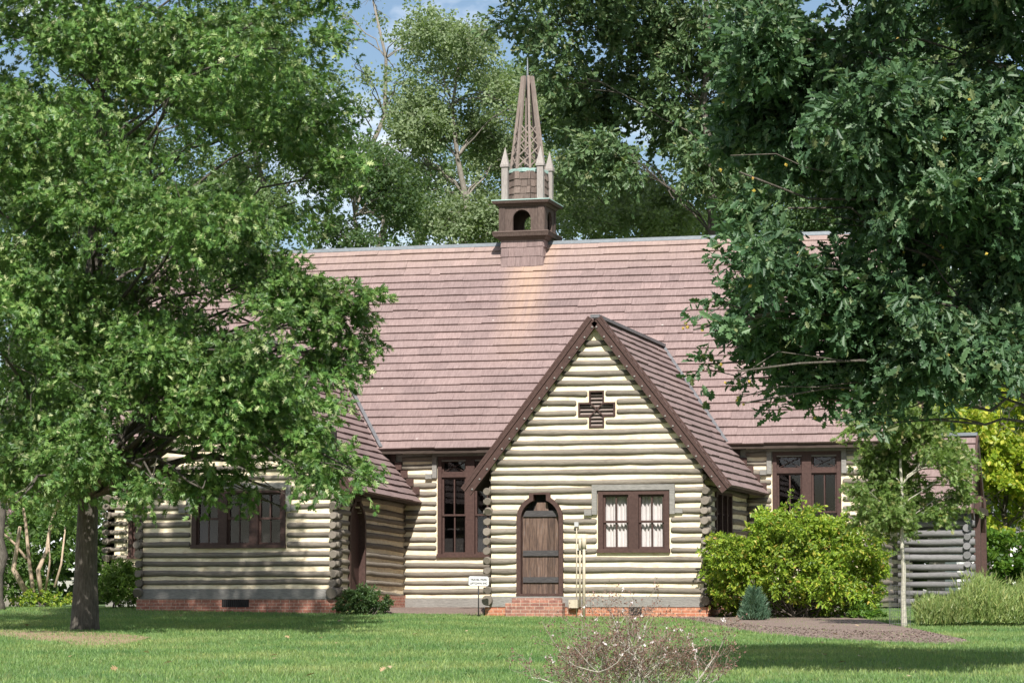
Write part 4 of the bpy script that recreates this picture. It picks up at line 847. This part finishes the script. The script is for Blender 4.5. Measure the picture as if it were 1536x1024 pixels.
# --- big bush right of the centre wing
bushpx = [(1095, 830, 38), (1140, 810, 42), (1190, 800, 40), (1240, 815, 42), (1290, 830, 40), (1080, 870, 24), (1120, 865, 36), (1180, 860, 45), (1240, 865, 45), (1295, 870, 38), (1150, 780, 22), (1215, 785, 24), (1265, 795, 22), (1310, 850, 22), (1100, 805, 22), (1125, 790, 18), (1085, 893, 14), (1300, 893, 18)]
bushlow = [(1095, 900, 26), (1135, 905, 26), (1180, 905, 28), (1235, 908, 28), (1285, 906, 26)]
shrub('flowering_shrub', 'big yellow green shrub beside the right corner of the gabled wing', 1195, 930, 58.0, bushpx, M_lbush, T_LEAF, 0.095, 340, 24, 0.26, stems=30, dv=1.5, shell=3.2, thr=-1.2, stem_r=0.02, low=bushlow)
T = bpy.data.objects['flowering_shrub']; P = []; A = []
mb = MB()
for (x0, y0, x1, y1) in ((1175, 775, 1188, 733), (1190, 770, 1203, 745), (1150, 790, 1143, 762)):     # long shoots above the crown
    a, b_ = at(x0, y0, 58.4), at(x1, y1, 58.4); mb.tube(curve(a, b_, 0, 5), np.linspace(0.01, 0.004, 5), 4, False)
    for t in np.linspace(0, 1, 40): P.append(a+(b_-a)*t+rng.normal(0, 0.015, 3)); A.append((b_-a)*0.6+rng.normal(0, 0.5, 3))
mb.build('shoot', M_twigdark, T); leaves('shoot_foliage', np.array(P), np.array(A), rdir(len(P)), 0.085, T_LEAF, M_lbush, T)
shrub('low_shrub', 'low dark green shrub under the right end of the big bush', 1300, 938, 57.6, [(1290, 918, 18), (1312, 918, 17), (1272, 925, 12)], M_lbright, T_LEAF, 0.08, 420, 20, 0.14, stems=6)
# --- blue green juniper
vJ = 56.0; base = lv((1129-768)/FPX*vJ, vJ); T = thing('juniper_bush', 'small blue green conical juniper in front of the big bush', 'shrub', tuple(base))
n = 6500; t = rng.uniform(0, 1, n)**0.8; an = rng.uniform(0, 6.283, n); rr = 0.38*(1-0.75*t**1.6)*rng.uniform(0.35, 1, n)*(0.72+0.28*np.sin(an*7+np.sin(an*3)*2)); P = base+np.stack([rr*np.cos(an), rr*np.sin(an), 0.03+t*(0.46+0.16*np.sin(an*4+1))], 1); A = np.stack([np.cos(an)*0.6, np.sin(an)*0.6, np.full(n, 0.9)], 1)+rng.normal(0, 0.3, (n, 3))
leaves('foliage', P, A, rdir(n), 0.13*rng.uniform(0.6, 1.2, n), needle(0.09), M_ljun, T); mb = MB(); mb.tube([base-[0, 0, 0.05], base+[0, 0, 0.4]], [0.03, 0.01], 6); mb.build('stem', M_twigdark, T)
# --- clipped boxwoods
shrub('boxwood', 'clipped bright boxwood between the oak trunk and the left wing', 180, 905, 63.2, [(182, 872, 33), (178, 858, 22), (190, 885, 27), (165, 880, 24), (195, 862, 18)], M_lbox, T_LEAF, 0.06, 800, 22, 0.1, stems=10, shell=6, thr=None, droop=0.0, spread=0.3)
shrub('boxwood', 'low spreading boxwood in front of the arched side door', 545, 917, 60.2, [(545, 900, 22), (525, 902, 17), (566, 902, 17), (545, 892, 14), (512, 906, 9), (577, 907, 9)], M_lboxd, T_LEAF, 0.065, 900, 20, 0.14, stems=8, shell=4, thr=None, droop=0.02, spread=0.25)
# --- feathery mound at the right
T = thing('feathery_plant', 'wide feathery light green plant mound at the right edge of the bed', 'plant', tuple(lv((1460-768)/FPX*53, 53)))
P, A = [], []
for _ in range(1500):
    px = 1372+(1600-1372)*rng.random(); vv = 53+rng.uniform(-1.3, 1.6); lat = (px-768)/FPX*vv; q = lv(lat, vv); hgt = 0.86*(1-math.exp(-(px-1352)/28))*rng.uniform(0.75, 1.12)*(1.12 if px > 1440 else 1.0)*(0.85+0.2*math.sin(px*0.07)); d = np.array([rng.normal(0.12, 0.2), rng.normal(0, 0.2), 1.0]); d /= np.linalg.norm(d); m = 26
    t = rng.uniform(0.12, 1, m); P.append(q+d*hgt*t[:, None]+rng.normal(0, 0.012, (m, 3))); A.append(d*1.2+rng.normal(0, 0.38, (m, 3)))
P = np.concatenate(P); A = np.concatenate(A); leaves('foliage', P, A, rdir(len(P)), 0.12*rng.uniform(0.6, 1.3, len(P)), needle(0.07), M_lmound, T)
# --- young tree with wire guard
vYg = 51.7; base = lv((1353-768)/FPX*vYg, vYg)
yb = [B(x, y, r, vYg+rng.uniform(-0.5, 0.5), 1.0, 0.8) for x, y, r in ((1340, 620, 40), (1390, 640, 36), (1312, 690, 30), (1350, 690, 44), (1400, 690, 36), (1285, 735, 18), (1320, 745, 42), (1375, 745, 40), (1430, 720, 28), (1300, 775, 20), (1415, 760, 24), (1345, 790, 22), (1440, 690, 20), (1290, 640, 24), (1360, 655, 30), (1385, 700, 34), (1440, 745, 22), (1425, 670, 26), (1350, 720, 36), (1340, 770, 28))]
tree('young_tree', 'slender young oak staked in the bed before the log porch', base, at(1350, 600, vYg), 0.055, yb, M_lyoung, M_barkyoung, T_LOBE, 0.11, 400, 15, 0.36, thr=-1.4, n_tw=2, flare=1.15, smin=0.45, jit=0.02, wob=0.004, r_scale=0.1, rmin=0.006)
WG = thing('wire_guard', 'thin wire mesh cage round the young tree trunk', 'tree guard', tuple(base)); mb = MB()
wb = lv((1346-768)/FPX*vYg, vYg-0.05)
for k in range(14):
    a = k*math.pi/7; d = np.array([math.cos(a), math.sin(a), 0])*0.2; mb.tube([wb+d, wb+d+[0, 0, 0.8 if k % 3 else 1.5]], 0.0028, 4, False)
for z in (0.08, 0.2, 0.32, 0.44, 0.56, 0.68, 0.8): mb.tube([wb+np.array([math.cos(a)*0.2, math.sin(a)*0.2, z]) for a in np.linspace(0, 6.283, 15)], 0.0022, 4, False)
mb.build('wire_mesh', M_flash, WG)
# --- crape myrtle and shrubs at the left edge
vM = 66.0; base = lv((58-768)/FPX*vM, vM); T = thing('crape_myrtle', 'crape myrtle with pale bare stems and pink blossoms left of the oak trunk', 'tree', tuple(base)); mb = MB()
for pts, r in (([(42, 893), (20, 853), (24, 830), (30, 790)], 0.085), ([(50, 888), (44, 845), (38, 780), (30, 740)], 0.055), ([(40, 838), (22, 815), (0, 795), (-25, 780)], 0.04), ([(62, 890), (57, 855), (70, 825), (76, 785), (90, 745)], 0.065), ([(68, 888), (75, 840), (72, 800)], 0.035), ([(82, 880), (92, 845), (98, 790)], 0.035)):
    mb.tube([at(x, y, vM+rng.uniform(-0.2, 0.2)) for x, y in pts], np.linspace(r, r*0.5, len(pts)), 8, True, 0.08)
mb.build('trunk', M_barkpale, T)
bl = [B(x, y, r, vM+rng.uniform(-1, 1), 1.2, 0.8) for x, y, r in ((20, 640, 50), (80, 620, 50), (30, 710, 45), (90, 700, 40), (10, 750, 28), (60, 745, 30), (130, 730, 40), (110, 770, 22), (-40, 700, 60), (150, 660, 40))]
P, A, N, O, D = sprays(bl, 110, 20, 0.4, 0.1, thr=-0.7); leaves('crown', P, A, N, 0.11*rng.uniform(0.6, 1.2, len(P)), T_LEAF, M_lmyrtle, T)
P = np.concatenate([at(x, y, vM-1.6)+rng.normal(0, 0.07, (60, 3)) for x, y in ((60, 740), (14, 766), (98, 735), (105, 712), (5, 745), (40, 690))]); leaves('blossom', P, rdir(len(P)), rdir(len(P)), 0.045, T_WIDE, M_pink, T)
shrub('hedge_shrub', 'leafy green shrub behind the pale stems of the crape myrtle', 60, 905, 74, [(10, 850, 45), (70, 850, 48), (120, 850, 48), (0, 800, 45), (60, 790, 48), (120, 790, 45), (30, 885, 30), (90, 885, 30), (135, 885, 28), (-50, 830, 70)], M_lmyrtle, T_LEAF, 0.14, 75, 22, 0.4, stems=8)
shrub('ground_shrub', 'low rusty green clump at the foot of the crape myrtle', 65, 905, 64.5, [(50, 898, 14), (75, 897, 14), (100, 899, 12), (30, 900, 10)], M_lbush, T_LEAF, 0.08, 420, 18, 0.15, stems=4)
tree('dark_trunk_tree', 'dark tree trunk at the left edge of the photo', lv((-2-768)/FPX*62, 62), at(4, 600, 62), 0.16, [B(-60, 640, 60, 62), B(-20, 600, 60, 62)], M_lmyrtle, M_bark, T_LEAF, 0.12, 60, 20, 0.4)

# --- bare flowering twig shrub in the foreground
vB = 24.0; base = lv((955-768)/FPX*vB, vB); base[2] += 0.0
T = thing('twiggy_bush', 'sparse twiggy bush with pale stems and tiny white blossoms in the foreground', 'bush', tuple(base)); mb = MB(); mt = MB(); LP, LA, FP = [], [], []
def grow(p, d, L, r, lev):
    k = 4; q = [p]; dd = np.array(d)
    for i in range(k):
        dd = dd+rng.normal(0, 0.16, 3)+np.array([0, 0, 0.04]); dd /= np.linalg.norm(dd); q.append(q[-1]+dd*L/k)
    (mb if lev < 2 else mt).tube(q, np.linspace(r, r*0.6, k+1), 5 if lev < 2 else 3, False)
    if lev >= 2:
        for s_ in range(rng.integers(4, 8)): j = rng.integers(1, k+1); LP.append(q[j]+rng.normal(0, 0.016, 3)); LA.append(dd+rng.normal(0, 0.6, 3))
        if rng.random() < 0.05: FP.append(q[-1])
    if lev < 3:
        for s_ in range(4 if lev < 2 else rng.integers(2, 5)):
            j = rng.integers(2, k+1); nd = dd*0.75+rng.normal(0, 0.5, 3); nd[2] = abs(nd[2])*0.6+0.12; nd /= np.linalg.norm(nd); grow(q[j], nd, L*rng.uniform(0.5, 0.75), r*0.58, lev+1)
for (px, py) in ((845, 985), (870, 960), (900, 945), (930, 928), (955, 920), (985, 945), (1000, 965), (885, 990), (920, 970), (965, 950), (860, 1000), (1010, 985), (900, 1000), (940, 990), (1070, 965), (1050, 1000), (835, 970), (880, 950), (915, 932), (945, 925), (970, 935), (860, 975), (1000, 950), (925, 955), (890, 970), (1085, 985)):
    tgt = at(px, py, vB+rng.uniform(-0.4, 0.4)); s = base+np.array([rng.normal(0, 0.06), rng.normal(0, 0.06), 0]); s = s+RT*(px-955)*0.0025; d = tgt-s; Ln = np.linalg.norm(d); grow(s, d/Ln, Ln*0.66, rng.uniform(0.005, 0.0085), 0)
mb.build('stem', M_twig, T); mt.build('twig', M_twigdark, T)['kind'] = 'stuff'
P = np.array(LP); leaves('bud', P, np.array(LA), rdir(len(P)), 0.022*rng.uniform(0.6, 1.4, len(P)), T_LEAF, M_ltwig, T)
P = np.concatenate([np.array(FP)+rng.normal(0, 0.006, (len(FP), 3)) for _ in range(5)]); leaves('blossom', P, rdir(len(P)), rdir(len(P)), 0.022, T_WIDE, M_palepink, T)

# --- white house far behind at the right
hv = 112; hb = lv((1480-768)/FPX*hv, hv); HS = thing('white_house', 'white house glimpsed far behind the porch and shrubs', 'house', tuple(hb)); hf = lambda u, w, z: tuple(hb+RT*u-FW0*w+np.array([0, 0, z]))
b = MB(hf); b.box(-1.3, 4.5, -6, 0, -0.5, 3.0); b.build('wall', M_white, HS)
b = MB(hf); b.add([(-1.7, 0.4, 2.9), (4.9, 0.4, 2.9), (4.9, -6.4, 2.9), (-1.7, -6.4, 2.9), (-1.7, -3, 5.2), (4.9, -3, 5.2)], [(0, 1, 5, 4), (2, 3, 4, 5), (0, 4, 3), (1, 2, 5), (3, 2, 1, 0)]); b.build('roof', M_flash, HS)
for u in (-1.0, -0.2, 1.4, 3.0):
    b = MB(hf); b.box(u, u+0.65, 0.002, 0.03, 0.45, 1.5); w = b.build('window', M_dark, HS); m2 = MB(hf)
    for k in range(1, 3): m2.box(u+0.65*k/3-0.02, u+0.65*k/3+0.02, 0.032, 0.045, 0.45, 1.5)
    m2.box(u, u+0.65, 0.046, 0.055, 0.95, 1.0); m2.build('muntin', M_white, w)

# ------------------------------------------------------------------ grass blades, mulch chips, fallen leaves
def in_bed(la, v):
    f = np.array(MF2); vf = np.interp(la, f[:, 0], f[:, 1]); m = (la > f[0, 0]) & (la < f[-1, 0]) & (v > vf+rng.normal(0, 0.12, len(la)))
    fd_, bd = np.array([(-16, DF[0][1]-0.3)]+DF), np.array([(-16, DB[0][1])]+DB); m2 = (la < fd_[-1, 0]) & (v > np.interp(la, fd_[:, 0], fd_[:, 1])+rng.normal(0.15, 0.5, len(la))) & (v < np.interp(la, bd[:, 0], bd[:, 1])+rng.normal(0, 0.5, len(la)))
    return m, m2
n = 430000; v = 28.5+(66-28.5)*rng.random(n)**0.8; la = (rng.random(n)*2-1)*0.215*v
m, m2 = in_bed(la, v); p0 = CAM[None]+RT*la[:, None]+FW0*v[:, None]; xx, yy = p0[:, 0], p0[:, 1]
bld = ((xx > -0.15) & (xx < 4.95) & (yy > -0.1)) | ((xx > -8.4) & (xx < -3.5) & (yy > -0.1)) | ((yy > 5.2) & (xx > -11.6) & (xx < 11)) | ((la > -2.95) & (la < -0.5) & (v > 60.3)) | ((xx > 0.4) & (xx < 1.75) & (yy > -0.4))
k = ~(m & (rng.random(n) > 0.03+0.16*(np.sin(la*3.1)*np.sin(v*2.3+la)>0.35))) & ~(m2 & (rng.random(n) > 0.55+0.35*np.sin(la*2.1+1)*np.sin(v*1.7))) & ~bld; la, v = la[k], v[k]; n = len(la)
P = CAM[None]+RT*la[:, None]+FW0*v[:, None]; P[:, 2] = gz_v(v)-0.005; hgt = rng.uniform(0.03, 0.075, n); A = np.stack([rng.normal(0, 0.45, n), rng.normal(0, 0.45, n), np.ones(n)], 1)
tag(leaves('grass', P, A, rdir(n), hgt, needle(0.13), M_blade, None), kind='stuff')
f = np.array(MF2); n = 5000; la = rng.uniform(f[0, 0], f[-1, 0], n); vf = np.interp(la, f[:, 0], f[:, 1]); v = vf-0.25+rng.random(n)**0.8*np.minimum(62.8-vf, 6.0); k = ~((la < LV(1062, 920)[0]) & (v > 59.4)); la, v = la[k], v[k]; n = len(la); P = CAM[None]+RT*la[:, None]+FW0*v[:, None]; P[:, 2] = gz_v(v)+0.03
tag(leaves('mulch_chips', P, rdir(n)*[1, 1, 0.25], np.array([0, 0, 1])+rng.normal(0, 0.35, (n, 3)), rng.uniform(0.02, 0.06, n), T_LEAF, M_mulch, None), kind='stuff')
n = 60; v = 31+30*rng.random(n); la = (rng.random(n)*2-1)*0.18*v; P = CAM[None]+RT*la[:, None]+FW0*v[:, None]; P[:, 2] = gz_v(v)+0.05
tag(leaves('fallen_leaves', P, rdir(n)*[1, 1, 0.2], np.array([0, 0, 1])+rng.normal(0, 0.3, (n, 3)), rng.uniform(0.07, 0.13, n), T_LOBE, M_dry, None), kind='stuff')
